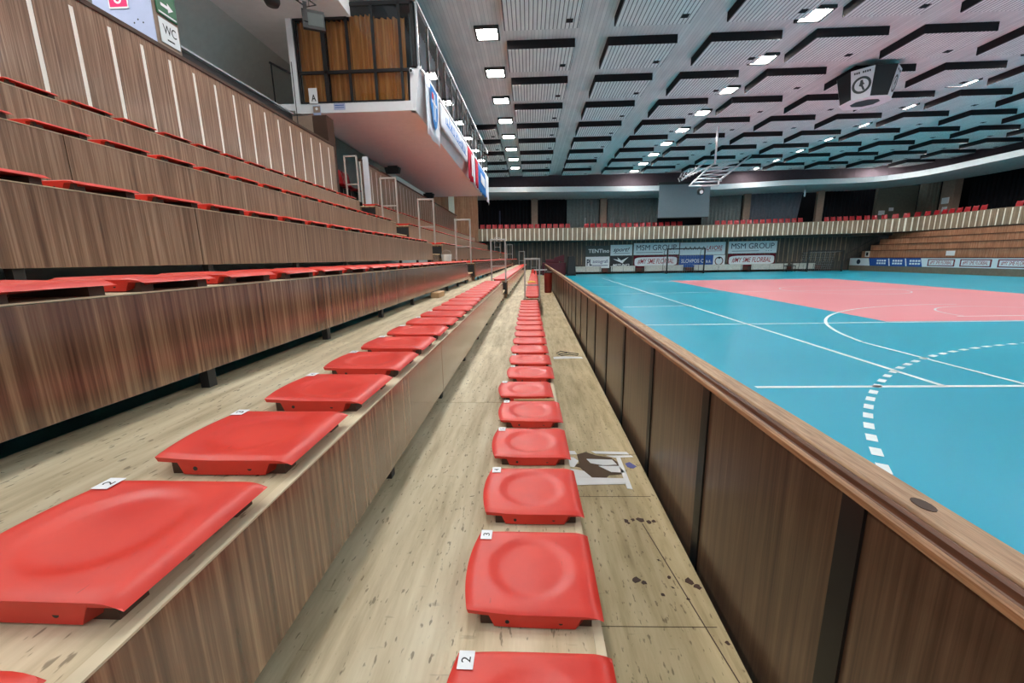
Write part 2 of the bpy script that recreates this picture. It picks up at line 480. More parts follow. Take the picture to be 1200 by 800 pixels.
def round_corner(pts, ci, r, n=8):
    p0, p1, p2 = [Vector(q) for q in (pts[ci-1], pts[ci], pts[ci+1])]
    a = p1 + (p0-p1)*min(1, r/(p0-p1).length); b = p1 + (p2-p1)*min(1, r/(p2-p1).length)
    out = [tuple(a*(1-t)**2 + p1*2*t*(1-t) + b*t*t) for t in [i/n for i in range(n+1)]]
    return pts[:ci] + out + pts[ci+1:]
# path: x, y, z_bottom, z_top of the balcony front
BP = [(-4.6,38.2,1.55,2.64),(9.3,38.55,1.46,2.58),(17.5,38.4,1.52,2.63),(22.5,38.3,1.60,2.67),(32.3,38.6,1.70,2.84),(32.7,22.0,1.72,2.86)]
BP = round_corner(BP, 4, 3.2)
balcony = thing('balcony', 'brown and cream slatted balcony front running round the far end of the hall', 'balcony')
ribbon(BP, 0.008, 0.12, lambda z: z[0], lambda z: z[1]-0.04, 120).build('backing', 'cream_strip', balcony)
ribbon(BP, 0.0, 0.16, lambda z: z[1]-0.04, lambda z: z[1]).build('cap_rail', 'slat_far', balcony)
ribbon(BP, 0.06, 2.0, lambda z: z[0]-0.02, lambda z: z[0]+0.25).build('floor_slab', 'slat_dark', balcony)
m = MB(); L = plen(BP); s = 0.0
while s < L:
    wslat = 0.325
    (p, d, z), (q, e, z2) = samp(BP, s), samp(BP, min(L*0.9999, s+wslat))
    nr = Vector((-d.y, d.x)); p = p - nr*0.012; q = q - nr*0.012; o1 = p + nr*0.04; o2 = q + nr*0.04
    m.hexa([(*p,z[0]),(*q,z2[0]),(*o2,z2[0]),(*o1,z[0])], [(*p,z[1]-0.04),(*q,z2[1]-0.04),(*o2,z2[1]-0.04),(*o1,z[1]-0.04)])
    s += 0.43
m.build('slats', 'slat_far', balcony)
# wall under the balcony
FW = 40.5
wl = struct(MB().box(-8, 29.9, FW, FW+0.3, ZC, 1.7).build('wall_far', 'slat_dark'), 'dark slatted wall under the far balcony')
m = MB(); x = -4.0
while x < 29.8:
    m.box(x, x+0.06, FW-0.03, FW, -0.75, 1.66); x += 0.43
m.build('battens', 'slat_far', wl)
m = MB(); x = 5.2
for x in (1.9, 7.1, 10.3, 15.0, 20.3, 24.4, 27.0): m.box(x, x+0.5, FW-0.10, FW, ZC, -1.12)
m.build('pillars', 'fabric_brown', wl)
m = MB().box(-3.5, 28.5, FW-0.10, FW-0.01, ZC, ZC+0.16); m.build('skirting', 'dark_wood', wl)
# low white boards along that wall
for i, (a, b) in enumerate([(3.9,6.9),(7.8,10.1),(10.95,14.6),(15.6,20.1),(20.9,24.2),(24.6,26.7)]):
    t = thing('bench', '%s low white bench from the left along the foot of the far wall' % ordn(i), 'bench', (a, FW-0.52, ZC), 0, 'low white benches by the far wall')
    MB().box(0, b-a, 0, 0.26, 0.66, 0.72).build('seat', 'bench_white', t)
    MB().box(0.02, b-a-0.02, 0.03, 0.06, 0.2, 0.66).build('front_board', 'bench_white', t)
    for xx in (0.1, (b-a)/2, b-a-0.16): MB().box(xx, xx+0.06, 0.03, 0.24, 0.0, 0.66).build('leg', 'dark_steel', t)
# upper back: dark curtains, columns
def draped(w_, h, mat, name, label, loc, rotz=0, folds=None, top_skew=0.0):
    m = MB(); n = int(w_/0.06)+2; d = 0.05
    for i in range(n+1):
        x = w_*i/n; y = d*math.sin(x*2*PI/0.34)+0.02*math.sin(x*2*PI/0.9)
        m.v += [(x,y,0),(x+top_skew*(i/n),y,h),(x,y+0.02,0),(x+top_skew*(i/n),y+0.02,h)]
    for i in range(n):
        a = i*4; m.f += [(a,a+4,a+5,a+1),(a+2,a+3,a+7,a+6),(a+1,a+5,a+7,a+3),(a,a+2,a+6,a+4)]
    o = m.build(name, mat, None, loc, smooth=True); o.rotation_euler = (0,0,rotz)
    return tag(o, label, 'curtain')
struct(MB().box(-9, 37, 43.0, 43.3, 1.6, CZ+0.3).build('wall_end', 'curtain_black'), 'black wall behind the far curtains')
struct(MB().box(-9, 37, 39.0, 43.0, 1.45, 1.75).build('trim_1', 'slat_dark'), 'floor slab of the far balcony')
struct(MB().box(37.0, 37.3, 10, 43.3, 1.6, CZ+0.3).build('wall_right','curtain_black'),'black wall behind the balcony of the opposite stand')
struct(MB().box(32.9, 38, 10, 43, 1.45, 1.75).build('trim_2', 'slat_dark'), 'floor slab of the right balcony')
YC = 41.6
for x0, x1, mat, lab in [(-4.6,0.2,'curtain_black','black curtain left of the first brown column above the far balcony'),
        (1.1,3.5,'curtain_black','narrow black curtain right of the first brown column above the far balcony'),
        (3.7,6.8,'curtain_grey','grey curtain left of the second brown column above the far balcony'),
        (7.6,12.4,'curtain_grey','grey curtain between the second brown column and the projection screen'),
        (16.6,20.2,'curtain_grey','grey curtain right of the projection screen'),
        (21.0,25.3,'curtain_slate','wide slate blue curtain right of the third brown column'),
        (27.8,32.2,'curtain_black','black curtain at the far right above the balcony')]:
    draped(x1-x0, 4.1, mat, 'curtain', lab, (x0, YC, 1.76), 0, None, 0.5 if mat=='curtain_slate' else 0)
for x, n_ in ((0.25,'first'),(6.85,'second'),(20.3,'third'),(27.0,'fourth')):
    o = MB().box(x, x+0.62, YC-0.35, YC-0.05, 1.76, 5.9).build('column', 'column_brown', bevel=0.02)
    tag(o, '%s brown square column from the left above the far balcony' % n_, 'column')
wc = struct(MB().box(-8.6, -4.6, 38.3, 38.6, ZC, 6.0).build('wall_corner', 'veneer_orange'), 'brown wall at the far corner beyond the press box')
MB().box(-7.2,-6.7,38.2,38.3,1.2,6.0).build('pillar','cream_strip',wc)
struct(MB().box(32.4, 36, YC-0.3, YC, 1.76, 6.0).build('wall_back', 'curtain_olive'), 'olive wall panel at the far right corner')
for y0, y1, mat, lab in [(39.2,41.2,'curtain_olive','olive curtain at the far right corner above the balcony'),(38.1,39.1,'curtain_black','narrow black curtain beside the broad brown column round the corner'),(22,36.6,'curtain_black','long black curtain above the right balcony')]:
    o = draped(y1-y0, 4.4, mat, 'curtain', lab, (36.0, y0, 1.76), PI/2)
o = MB().box(35.0,35.6,36.9,38.0,1.76,6.2).build('column', 'column_brown', bevel=0.02); tag(o, 'broad brown column above the balcony at the right edge', 'column')
for i, (x, z, w_, h) in enumerate([(32.7,3.4,0.55,0.4),(33.6,3.75,0.4,0.3)]):
    tag(MB().box(x,x+w_,YC-0.34,YC-0.301,z,z+h).build('notice', 'sign_grey'), ('larger' if i==0 else 'smaller')+' white notice on the dark wall above the right end of the balcony', 'notice')
for i, (y, z, w_, h) in enumerate([(37.2,3.9,0.6,0.5),(37.25,3.3,0.4,0.35)]):
    tag(MB().box(34.96,35.0,y,y+w_,z,z+h).build('notice', 'sign_grey'), ('upper' if i==0 else 'lower')+' white notice on the broad brown column at the right', 'notice')
# tubes of light and poles above the balcony
for x, z0, z1, r, mat, lab in [(-2.75,2.7,4.4,0.05,'ink_navy','thin blue furled flag standing behind the left balcony seats'),(5.3,2.8,3.6,0.03,'light_steel','thin white pole behind the balcony seats in front of the grey curtain')]:
    tag(MB().tube([(x,40.3,1.75),(x+0.02,40.3,z1)], r).build('flag_pole', mat, smooth=True), lab, 'pole')
t = thing('hanging_lamp', 'small bright lamp hanging in front of the black curtain at the right of the balcony', 'lamp', (24.3,38.9,4.9))
MB().lathe([(0.05,0),(0.07,0.1),(0.07,0.5),(0.02,0.55)],10).build('shade','light_steel',t,smooth=True)
MB().tube([(0,0,0.5),(0,0,1.1)],0.015).build('cable','dark_steel',t)
# beam around the hall
BM = [(-6,38.0,6.2),(9,38.3,6.02),(17,38.4,6.02),(22.3,38.3,6.22),(31.6,38.4,6.30),(32.6,20.0,6.55)]
BM = round_corner(BM, 4, 4.5)
beam = ribbon(BM, 0.0, 0.3, lambda z: z[0]-0.42, lambda z: z[0]).build('trim_3', 'beam_white'); struct(beam, 'pale concrete edge beam curving round the far end')
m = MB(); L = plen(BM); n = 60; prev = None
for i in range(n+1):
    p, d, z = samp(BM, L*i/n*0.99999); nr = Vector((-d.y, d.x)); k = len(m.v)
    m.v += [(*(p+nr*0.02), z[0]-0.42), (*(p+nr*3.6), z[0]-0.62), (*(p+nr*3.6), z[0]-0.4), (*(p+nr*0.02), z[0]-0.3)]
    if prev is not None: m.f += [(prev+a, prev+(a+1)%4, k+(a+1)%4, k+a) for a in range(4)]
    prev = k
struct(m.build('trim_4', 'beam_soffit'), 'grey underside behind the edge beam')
struct(ribbon(BM, 1.2, 1.5, lambda z: z[0]-0.3, lambda z: CZ+0.3).build('trim_5', 'dark_band'), 'dark band between the beam and the ceiling')
# projection screen
t = thing('projection_screen', 'large grey projection screen hanging above the middle of the far balcony', 'screen', (11.4,38.15,3.3))
MB().box(0,4.4,0,0.03,0,2.75).build('screen_cloth','screen_grey',t)
MB().box(-0.1,4.5,-0.05,0.15,2.75,2.95).build('case','dark_steel',t); MB().box(0,4.4,-0.02,0.05,-0.06,0).build('bottom_bar','dark_steel',t)

# balcony chairs
def chair_proto():
    t = thing('balcony_chair', '', 'chair'); m = MB(); W = 0.21; n = 8
    prof = [(-0.22,0.40),(-0.10,0.38),(0.05,0.37),(0.14,0.40),(0.19,0.50),(0.22,0.70),(0.25,0.86),(0.27,0.90)]
    for y, z in prof:
        for i in range(n+1):
            u = -1+2*i/n; cz = 0.02*u*u; ww = W*(1 if z < 0.84 else 0.9)
            m.v.append((u*ww, y - (0.04*u*u if z > 0.45 else 0), z+cz))
    for a in range(len(prof)-1):
        for i in range(n): k = a*(n+1)+i; m.f.append((k,k+1,k+n+2,k+n+1))
    o = m.build('shell','far_seat',t,smooth=True); md = o.modifiers.new('solid','SOLIDIFY'); md.thickness = 0.02
    MB().box(-0.16,0.16,-0.05,0.02,0.0,0.36).build('pedestal','black_steel',t)
    return t
cp = chair_proto(); first = True; cnt = 0
for (g0, g1, where) in ((0.35, 8.6, 'first block from the press box'), (9.9, 18.6, 'second block from the press box'), (21.6, 29.0, 'block past the projection screen'), (31.2, 42.3, 'long block before the corner'), (44.0, 54.0, 'block round the corner')):
    s = g0; i = 0
    while s < g1:
        p, d, z = samp(BP, s); nr = Vector((-d.y, d.x)); q = p + nr*0.45
        t = cp if first else copy_tree(cp); first = False
        t.location = (q.x, q.y, z[1]-0.50); t.rotation_euler = (0,0,math.atan2(d.y, d.x))
        t['label'] = 'red balcony chair, %s one in the %s' % (ordn(i), where)
        t['group'] = 'red chairs on the far balcony'
        s += 0.56; i += 1

# banners on the far wall
def banner(x0, x1, z0, z1, mat, label, y=FW-0.062):
    z0 -= 0.08; z1 -= 0.08
    t = thing('banner', label, 'banner', ((x0+x1)/2, y, (z0+z1)/2), 0, None)
    o = MB().box(-(x1-x0)/2,(x1-x0)/2,0,0.03,-(z1-z0)/2,(z1-z0)/2).build('sheet', mat, t)
    return t
RF = (PI/2,0,0)
def btext(t, txt, mat, x, z, fit, **kw): return put_text(txt, mat, t, (x,-0.006,z), RF, fit=fit, **kw)
b = banner(5.45,7.72,0.12,1.12,'sign_dark','dark grey banner lettered TENTino, top left of the wall banners')
btext(b,'TENTino','sign_white',0.1,0.0,(2.0,0.36),offset=0.02)
b = banner(7.8,9.85,0.16,1.16,'sign_grey','pale grey banner lettered sport in script, above the black logo banner')
btext(b,'sport!','ink_navy',0,0,(1.55,0.5),shear=0.4,offset=0.015); b_ = MB().box(-.7,.8,-0.006,-0.002,-.32,-.28).build('underline','ink_navy',b)
b = banner(5.45,7.72,-1.0,0.08,'sign_white','white banner with a big navy PL, lower left of the wall banners')
btext(b,'PL','ink_navy',-0.78,0,(0.5,0.62),offset=0.03); btext(b,'astografi','ink_purple',0.27,0.05,(1.45,0.42),offset=0.004)
MB().box(-.5,1.0,-0.006,-0.002,-.32,-.26).build('underline','ink_purple',b)
b = banner(7.8,9.85,-1.0,0.1,'sign_black','black banner with a white bird-like sports logo')
btext(b,'MIZUNO','sign_white',0.0,-0.30,(1.6,0.24),shear=0.35,offset=0.02)
MB().poly([(-0.78,-0.006,0.30),(-0.25,-0.006,0.20),(-0.36,-0.006,0.44),(0.02,-0.006,0.14),(0.72,-0.006,0.46),(0.35,-0.006,0.12),(0.14,-0.006,-0.14),(-0.12,-0.006,0.0),(-0.30,-0.006,0.06)],0.004,1).build('logo','sign_white',b)
for x0, x1, where in ((10.0,14.25,'left'),(18.85,23.3,'right')):
    b = banner(x0,x1,0.18,1.28,'sign_grey','pale MSM GROUP banner on the far wall, the %s one of two' % where)
    btext(b,'MSM GROUP','ink_navy',0,0.12,(x1-x0-0.5,0.5),offset=0.0)
    MB().box(-1.9,0.6,-0.006,-0.002,-.36,-.32).build('underline','ink_navy',b)
    btext(b,'. . .','ink_navy',1.5,-0.34,(0.5,0.09))
    b = banner(x0+0.02,x1-0.05,-1.02,0.12,'fabric_maroon','maroon and white #MY SME FLORBAL banner, under the %s MSM GROUP banner' % where)
    hw = (x1-x0)/2-0.12; P = []
    for i in range(24):
        a = 2*PI*i/24; P.append((hw*(abs(math.cos(a))**0.35)*(1 if math.cos(a)>0 else -1), -0.006, 0.42*(abs(math.sin(a))**0.35)*(1 if math.sin(a)>0 else -1)+0.03*math.cos(a)))
    MB().poly(P,0.004,1).build('white_field','sign_white',b)
    put_text('#MY SME FLORBAL','ink_red',b,(0,-0.012,0),RF,fit=(2*hw-0.6,0.50),shear=0.25,offset=0.004)
b = banner(14.35,18.55,0.10,1.26,'sign_grey','pale banner with scribbled marks and red LAVORE lettering')
btext(b,'LAVORE','ink_red',1.1,0.05,(1.5,0.42),shear=0.2,offset=0.012); MB().box(0.4,1.8,-0.006,-0.002,-.26,-.22).build('underline','ink_red',b)
m = MB()
for i in range(5):
    x = -1.75+i*0.42; m.bar((x,-0.006,-.12),(x+0.16,-0.006,.2),0.05,0.004,(0,1,0)); m.bar((x+0.16,-0.006,.2),(x+0.3,-0.006,-.1),0.05,0.004,(0,1,0)); m.bar((x-.02,-0.006,0),(x+0.34,-0.006,0.04),0.04,0.004,(0,1,0))
m.build('marks','ink_black',b)
b = banner(14.35,17.5,-1.02,0.06,'sign_blue','blue banner with white lettering in the middle of the far wall')
btext(b,'SLOVPOS C. a.s.','sign_white',0,0.02,(2.8,0.34),offset=0.006)
b = banner(17.5,18.6,-1.02,0.06,'sign_white','square white sign with a round fruit-like emblem beside the blue banner')
MB().lathe([(0.40,-0.003),(0.40,0.003)],28).build('emblem','fabric_brown',b,(0,-0.008,-0.02)).rotation_euler=(PI/2,0,0)
MB().lathe([(0.31,-0.003),(0.31,0.003)],28).build('emblem_centre','sign_grey',b,(0,-0.013,-0.02)).rotation_euler=(PI/2,0,0)
MB().poly([(-0.2,-0.018,0.26),(0.05,-0.018,0.18),(0.22,-0.018,0.34),(0.0,-0.018,0.40)],0.004,1).build('leaf','ink_black',b)

# goals
def goal(x, y, w_, h, mat, label, rotz=0, r=0.05):
    t = thing('goal', label, 'goal', (x,y,ZC), rotz)
    for sx in (0, w_): MB().box(sx-r,sx+r,-r,r,0,h).build('post', mat, t)
    MB().box(-r,w_+r,-r,r,h,h+2*r).build('crossbar', mat, t)
    f = MB()
    for sx in (0, w_): f.tube([(sx,0,h),(sx,0.9,h-0.1),(sx,1.25,0.03),(sx,0,0.03)],0.02)
    f.tube([(0,1.25,0.03),(w_,1.25,0.03)],0.02); f.build('net_frame','dark_steel',t)
    n = MB()
    for i in range(1, 16):
        xx = w_*i/16; n.tube([(xx,0,h),(xx,0.9,h-0.1),(xx,1.25,0.03)],0.004,4,False)
    for j in range(8):
        f_ = j/8; n.tube([(0,0.9+0.35*f_,(h-0.1)*(1-f_)),(w_,0.9+0.35*f_,(h-0.1)*(1-f_))],0.004,4,False)
    n.build('net','light_steel',t)
goal(12.5,38.3,3.3,2.15,'ink_black','black framed goal standing before the far wall banners')
goal(24.9,38.3,3.0,1.75,'dark_steel','grey metal goal beside the opposite stand')
t = thing('trolley', 'small dark trolley standing left of the grey goal', 'trolley', (23.3,38.6,ZC))
MB().box(0,0.8,0,0.5,0.5,0.58).build('top','dark_steel',t); MB().box(0,0.8,0,0.5,0.15,0.2).build('shelf','dark_steel',t)
for a in (0,0.76):
    for c_ in (0,0.46): MB().box(a,a+0.04,c_,c_+0.04,0,0.9 if c_ else 0.5).build('leg','black_steel',t)
# clutter behind the parapet's far end
t = thing('stacked_mats', 'dark maroon folded gym mats piled at the far end beyond the waste bin', 'mat', (1.2,37.6,ZC))
MB().box(0,2.1,0,1.0,0,1.15).build('lower_mats','mat_maroon',t,bevel=0.05); MB().box(0.3,1.5,0.1,0.9,1.15,1.45).build('upper_mat','mat_maroon',t,bevel=0.05)
MB().hexa([(1.1,0.1,1.45),(1.95,0.1,1.15),(1.95,0.9,1.15),(1.1,0.9,1.45)],[(1.1,0.1,1.6),(1.98,0.1,1.85),(1.98,0.9,1.85),(1.1,0.9,1.6)]).build('folded_flap','mat_maroon',t,bevel=0.03)
t = thing('covered_speaker', 'tall black covered loudspeaker between the maroon mats and the white bench', 'speaker', (3.75,37.4,ZC))
MB().hexa([(-.42,-.3,0.1),(.42,-.3,0.1),(.42,.3,0.1),(-.42,.3,0.1)],[(-.3,-.25,1.72),(.3,-.25,1.72),(.3,.25,1.72),(-.3,.25,1.72)]).build('body','ink_black',t,bevel=0.08)
MB().box(-.4,.4,-.3,.3,0,0.1).build('base','black_steel',t)

# ------------------------------------------------------------------ right-hand stand
XR = 30.0
rw = thing('court_barrier', 'low brown barrier with an advertising strip before the right-hand stand', 'barrier', (0,0,0))
MB().box(XR,XR+0.12,20,40.3,ZC,-0.50).build('board','concourse_brown',rw)
MB().box(XR-0.03,XR+0.16,20,40.3,-0.50,-0.45).build('cap','mat_maroon',rw)
AZ = -0.20
ads = MB().box(XR-0.02,XR,20,40.25,-0.95+AZ,-0.30+AZ).build('advertising_strip','sign_white',rw)
RL = (PI/2,0,-PI/2)
m = MB()
m.poly([(XR-0.026,37.9,-0.95+AZ),(XR-0.026,33.0,-0.95+AZ),(XR-0.026,33.2,-0.30+AZ),(XR-0.026,38.1,-0.30+AZ)],0.005,0).build('blue_field','sign_blue',rw)
MB().lathe([(0.22,-0.003),(0.22,0.003)],20).build('round_logo','ink_navy',rw,(XR-0.03,39.2,-0.62+AZ)).rotation_euler=(0,PI/2,0)
m = MB()
for k in range(3):
    y = 37.2-1.55*k
    for r in range(2):
        for q in range(4): m.box(XR-0.032,XR-0.027,y-0.24*q,y-0.24*q-0.18,-0.58-0.22*r+AZ,-0.44-0.22*r+AZ)
m.build('white_marks','sign_white',rw)
m = MB()
for k in range(2):
    y = 36.0-1.55*k; m.poly([(XR-0.032,y-0.05,-0.92+AZ),(XR-0.032,y-0.15,-0.92+AZ),(XR-0.032,y+0.0,-0.33+AZ),(XR-0.032,y+0.1,-0.33+AZ)],0.005,0)
m.build('white_slashes','sign_white',rw)
for k in range(5):
    y = 31.6-2.35*k; P = []
    m = MB().box(XR-0.028,XR-0.022,y-1.0,y+1.0,-0.88+AZ,-0.37+AZ); o = m.build('maroon_capsule','ink_maroon',rw,bevel=0.002)
    MB().box(XR-0.034,XR-0.028,y-0.9,y+0.9,-0.81+AZ,-0.44+AZ).build('white_field','sign_white',rw)
    put_text('#MY SME FLORBAL','ink_red',rw,(XR-0.038,y,-0.62+AZ),RL,fit=(1.6,0.28),shear=0.2,offset=0.0,depth=0.002)
for k in range(4):
    x0 = XR+0.55+0.62*k; z1 = 0.12+0.50*k; z0 = z1-0.49-(1.0 if k==0 else 0)
    t = thing('seating_tier', '%s orange-brown tier up in the stand across the court' % ordn(k), 'seating tier', (0,0,0), 0, 'tiers of the stand across the court')
    MB().box(x0,x0+0.04,20,39.7-0.12*k,z0,z1).build('front_panel','veneer_orange',t)
    MB().box(x0-0.03,x0+0.58,20,39.7-0.12*k,z1,z1+0.04).build('deck_board','dark_wood',t)
    MB().box(x0+0.04,x0+0.60,39.5-0.12*k,39.6-0.12*k,z0,z1).build('end_panel','slat_dark',t)
struct(MB().box(29.9,37,FW,FW+0.3,ZC,1.7).build('wall_far_corner','slat_dark'),'dark wall behind the corner steps')
t = thing('stair_rail','dark sloping handrail beside the steps left of the right-hand stand','handrail',(0,0,0))
for dz in (0.35, 0.95):
    MB().tube([(29.6,40.32,-0.75+dz-0.35),(32.6,40.32,1.05+dz-0.35)],0.03).build('rail','dark_steel',t)
for q in range(4):
    x = 29.7+0.95*q; MB().tube([(x,40.32,ZC),(x,40.32,-0.1+0.48*q)],0.025).build('post','dark_steel',t)
m = MB()
for q in range(7): m.box(30.5+0.35*q,30.85+0.35*q,39.78,40.1,ZC,-1.0+0.36*q)
tag(m.build('steps','slat_dark'),'dark steps rising to the right of the far wall','steps')
t = thing('folding_sign','small pale sign standing at the foot of the right-hand stand','sign',(30.5,39.0,-0.4)); 
MB().box(-.02,.02,-.22,.22,0,.5).build('frame','bench_white',t); MB().box(-.025,-.02,-.12,.12,.1,.4).build('dark_panel','ink_black',t)
tag(MB().box(XR+0.5,XR+0.545,31.3,31.9,-0.33,0.02).build('notice','sign_white'),'white notice on the lowest tier of the right-hand stand','notice')

# ------------------------------------------------------------------ scoreboard cube
t = thing('scoreboard','eight-sided black and white scoreboard hanging under the ceiling','scoreboard',(13.75,18.9,5.98),math.radians(-33))
def octo(r, z): return [(r*math.cos(math.radians(22.5+45*i)), r*math.sin(math.radians(22.5+45*i)), z) for i in range(8)]
RB, RT, H = 0.80, 1.02, 1.05
b0, t0 = octo(RB,0), octo(RT,H)
# uneven octagon: wide dark faces on the diagonals
def octw(r, z, wide=23):
    out = []
    for i in range(4):
        base = 90*i + 30
        for s_ in (-wide, wide): out.append((r*math.cos(math.radians(base+s_)), r*math.sin(math.radians(base+s_)), z))
    return out
b0, t0 = octw(RB,0), octw(RT,H)
cov = MB().add(b0+t0,[tuple(range(7,-1,-1)),tuple(range(8,16))]+[(i,(i+1)%8,(i+1)%8+8,i+8) for i in range(8)]); cov.build('body','sign_black',t)
def face_panel(i, mat, name, inset=0.02, out=0.012):
    A, B, Cc, D = [Vector(p) for p in (b0[i], b0[(i+1)%8], t0[(i+1)%8], t0[i])]
    nrm = (B-A).cross(D-A).normalized(); cen = (A+B+Cc+D)/4
    if nrm.dot(cen - Vector((0,0,H/2))) < 0: nrm = -nrm
    q = [p + (cen-p)*inset + nrm*out for p in (A,B,Cc,D)]; q2 = [p - nrm*0.008 for p in q]
    o = MB().hexa(q2, q).build(name, mat, t); return A, B, Cc, D, nrm, cen
for i in range(8):
    if i % 2 == 1: face_panel(i, 'sign_white', 'white_panel')
    else: face_panel(i, 'ink_black', 'display_panel')
# the emblem on the white panels: ring with a small figure
for i in (5, 7):
    A, B, Cc, D, nrm, cen = face_panel(i, 'sign_white', 'emblem_panel', 0.02, 0.013)
    ux = (B-A).normalized(); uz = nrm.cross(ux)
    if uz.z < 0: uz = -uz; 
    ux = uz.cross(nrm)
    M_ = Matrix((ux, uz, nrm)).transposed().to_4x4(); M_.translation = cen + nrm*0.02 - uz*0.05
    ring = MB(); R1, R2 = 0.22, 0.30
    for k in range(28):
        a, b_ = 2*PI*k/28, 2*PI*(k+1)/28
        ring.add([(R1*math.cos(a),R1*math.sin(a),0),(R2*math.cos(a),R2*math.sin(a),0),(R2*math.cos(b_),R2*math.sin(b_),0),(R1*math.cos(b_),R1*math.sin(b_),0)],[(0,1,2,3)])
    o = ring.build('emblem_ring','sign_dark',t,recalc=False); o.matrix_local = M_
    fg = MB().poly([(-.04,.17,0),(.03,.18,0),(.05,.08,0),(.10,.02,0),(.04,.0,0),(.08,-.1,0),(.12,-.2,0),(.05,-.19,0),(0,-.06,0),(-.08,-.02,0),(-.05,.08,0)],0.003)
    o = fg.build('emblem_figure','sign_dark',t); o.matrix_local = M_
    mk = MB()
    for q in range(8):
        if q != 3: mk.box(-0.26+0.066*q,-0.26+0.066*q+0.045,0.41,0.48,0,0.002)
    tx = mk.build('lettering_marks','sign_black',t); tx.matrix_local = M_
m = MB()
ri, ro = octw(RB*0.62,-0.015), octw(RB*1.06,-0.015); ri2, ro2 = octw(RB*0.62,0.02), octw(RB*1.06,0.02)
m.add(ri+ro+ri2+ro2,[(i,(i+1)%8,(i+1)%8+8,i+8) for i in range(8)]+[(i+8,(i+1)%8+8,(i+1)%8+24,i+24) for i in range(8)]+[(i+16,(i+1)%8+16,(i+1)%8,i) for i in range(8)]); m.build('bottom_ring','sign_white',t)
MB().box(-.5,.5,-.03,.03,H,H+0.25).build('hanger','dark_steel',t)

# ------------------------------------------------------------------ folded basketball frame under the ceiling
t = thing('basketball_frame','pale steel basketball hoist folded up under the ceiling before the screen','basketball frame',(0,0,0))
A = [(9.6,24.0,3.95),(12.0,24.0,4.0)]
for (a, b_, r) in [((8.97,24,3.88),(12.34,29.4,6.0),0.055),((10.34,24,3.93),(16.08,32.34,7.0),0.055),((8.97,24,3.88),(10.5,24,3.94),0.05),((8.65,23.6,3.64),(10.18,23.6,3.65),0.045),
        ((8.65,23.6,3.64),(9.3,24.6,4.12),0.045),((10.18,23.6,3.65),(10.34,24,3.93),0.045),((10.5,25,5.0),(10.5,25,7.28),0.06),((8.5,24.4,4.1),(11.8,29.4,6.1),0.05),((10.5,25,5.0),(12.0,28.8,5.8),0.04),((10.5,25,5.0),(8.6,24.5,4.2),0.03)]:
    MB().tube([a,b_],r).build('tube','light_steel',t,smooth=True)
m = MB()
for i in range(10):
    f1, f2 = i/10, (i+1)/10
    P1 = Vector((9.2,24.3,4.0)).lerp(Vector((12.2,29.2,5.9)), f1 if i%2 else f2); P2 = Vector((10.6,24.3,4.1)).lerp(Vector((14.5,30.2,6.3)), f2 if i%2 else f1)
    m.tube([P1,P2],0.025)
m.build('lattice','light_steel',t)
m = MB()
for i in range(12):
    a = Vector((8.3+0.11*i,24.4+0.05*i,4.2+0.05*i)); m.tube([a,a+Vector((0.09,0.0,0.2*(1 if i%2 else -1)))],0.03)
m.build('winch','light_steel',t)
t = thing('camera_pod','small round grey camera pod with a pale lens below the hoist','camera',(9.42,24.0,3.40))
MB().lathe([(0.02,-0.18),(0.14,-0.14),(0.19,0.0),(0.17,0.14),(0.05,0.2)],16).build('body','dark_steel',t,smooth=True)
o = MB().lathe([(0.09,-0.02),(0.09,0.02)],16).build('lens','sign_white',t,(-0.03,-0.19,-0.04)); o.rotation_euler=(PI/2,0,0)
MB().tube([(0,0,0.18),(0.0,-0.38,0.26)],0.02).build('bracket','dark_steel',t)

# ------------------------------------------------------------------ the near stand
XE = [0.188, -0.606, -1.400, -2.194, -2.988, -3.782, -4.576]      # front edges of the tiers
ZE = [-0.990, -0.548, -0.100, 0.355, 0.825, 1.300, 1.60]
RUN = 0.794
Y1 = 9.45; Y2 = 10.2; SEAM = 2.76; GAP = 0.09
MB_names = ['lowest', 'second', 'third', 'fourth', 'fifth', 'sixth']

def tier(k, y0, y1, parent_label, seams, drift):
    """one straight run of a seating step: decks, riser panels and brackets, in the block's own axes"""
    t = thing('seating_tier', parent_label, 'seating tier', drift[0], drift[1], 'tiers of the near stand')
    x, z = XE[k], ZE[k]
    back = XE[k+1] - 0.14 if k < 5 else XE[k+1] - 0.1
    cuts = [y0] + [s for s in seams if y0 + 0.05 < s < y1 - 0.05] + [y1]
    for a, b in zip(cuts[:-1], cuts[1:]):
        MB().box(back, x-0.024, a+0.003, b-0.003, z-0.018, z).build('deck_board', 'deck', t)
        MB().box(x-0.0235, x+0.002, a+0.003, b-0.003, z-0.004, z+0.0005).build('edge_strip', 'ply_edge', t)
        zb = (ZE[k-1] + GAP) if k else (-1.42 + GAP)
        MB().box(x-0.022, x, a+0.003, b-0.003, zb, z-0.006).build('front_panel', 'veneer' if k < 3 else 'veneer_upper', t, bevel=0.0015)
    zf = ZE[k-1] if k else -1.42
    y = y0 + 0.8
    while y < y1:
        MB().box(x-0.075, x-0.035, y, y+0.045, zf, zf+GAP+0.1).build('bracket', 'dark_steel', t)
        y += 1.10
    # black sheet stands for shade in the hollow end; plywood end set back
    MB().box(x-0.36, x-0.03, y0+0.02, y0+0.04, z-0.33, z-0.05).build('end_shade', 'ink_black', t)
    MB().box(x-0.40, x-0.023, y0+0.041, y0+0.055, zf+0.01, z-0.02).build('end_board', 'veneer', t)
    return t

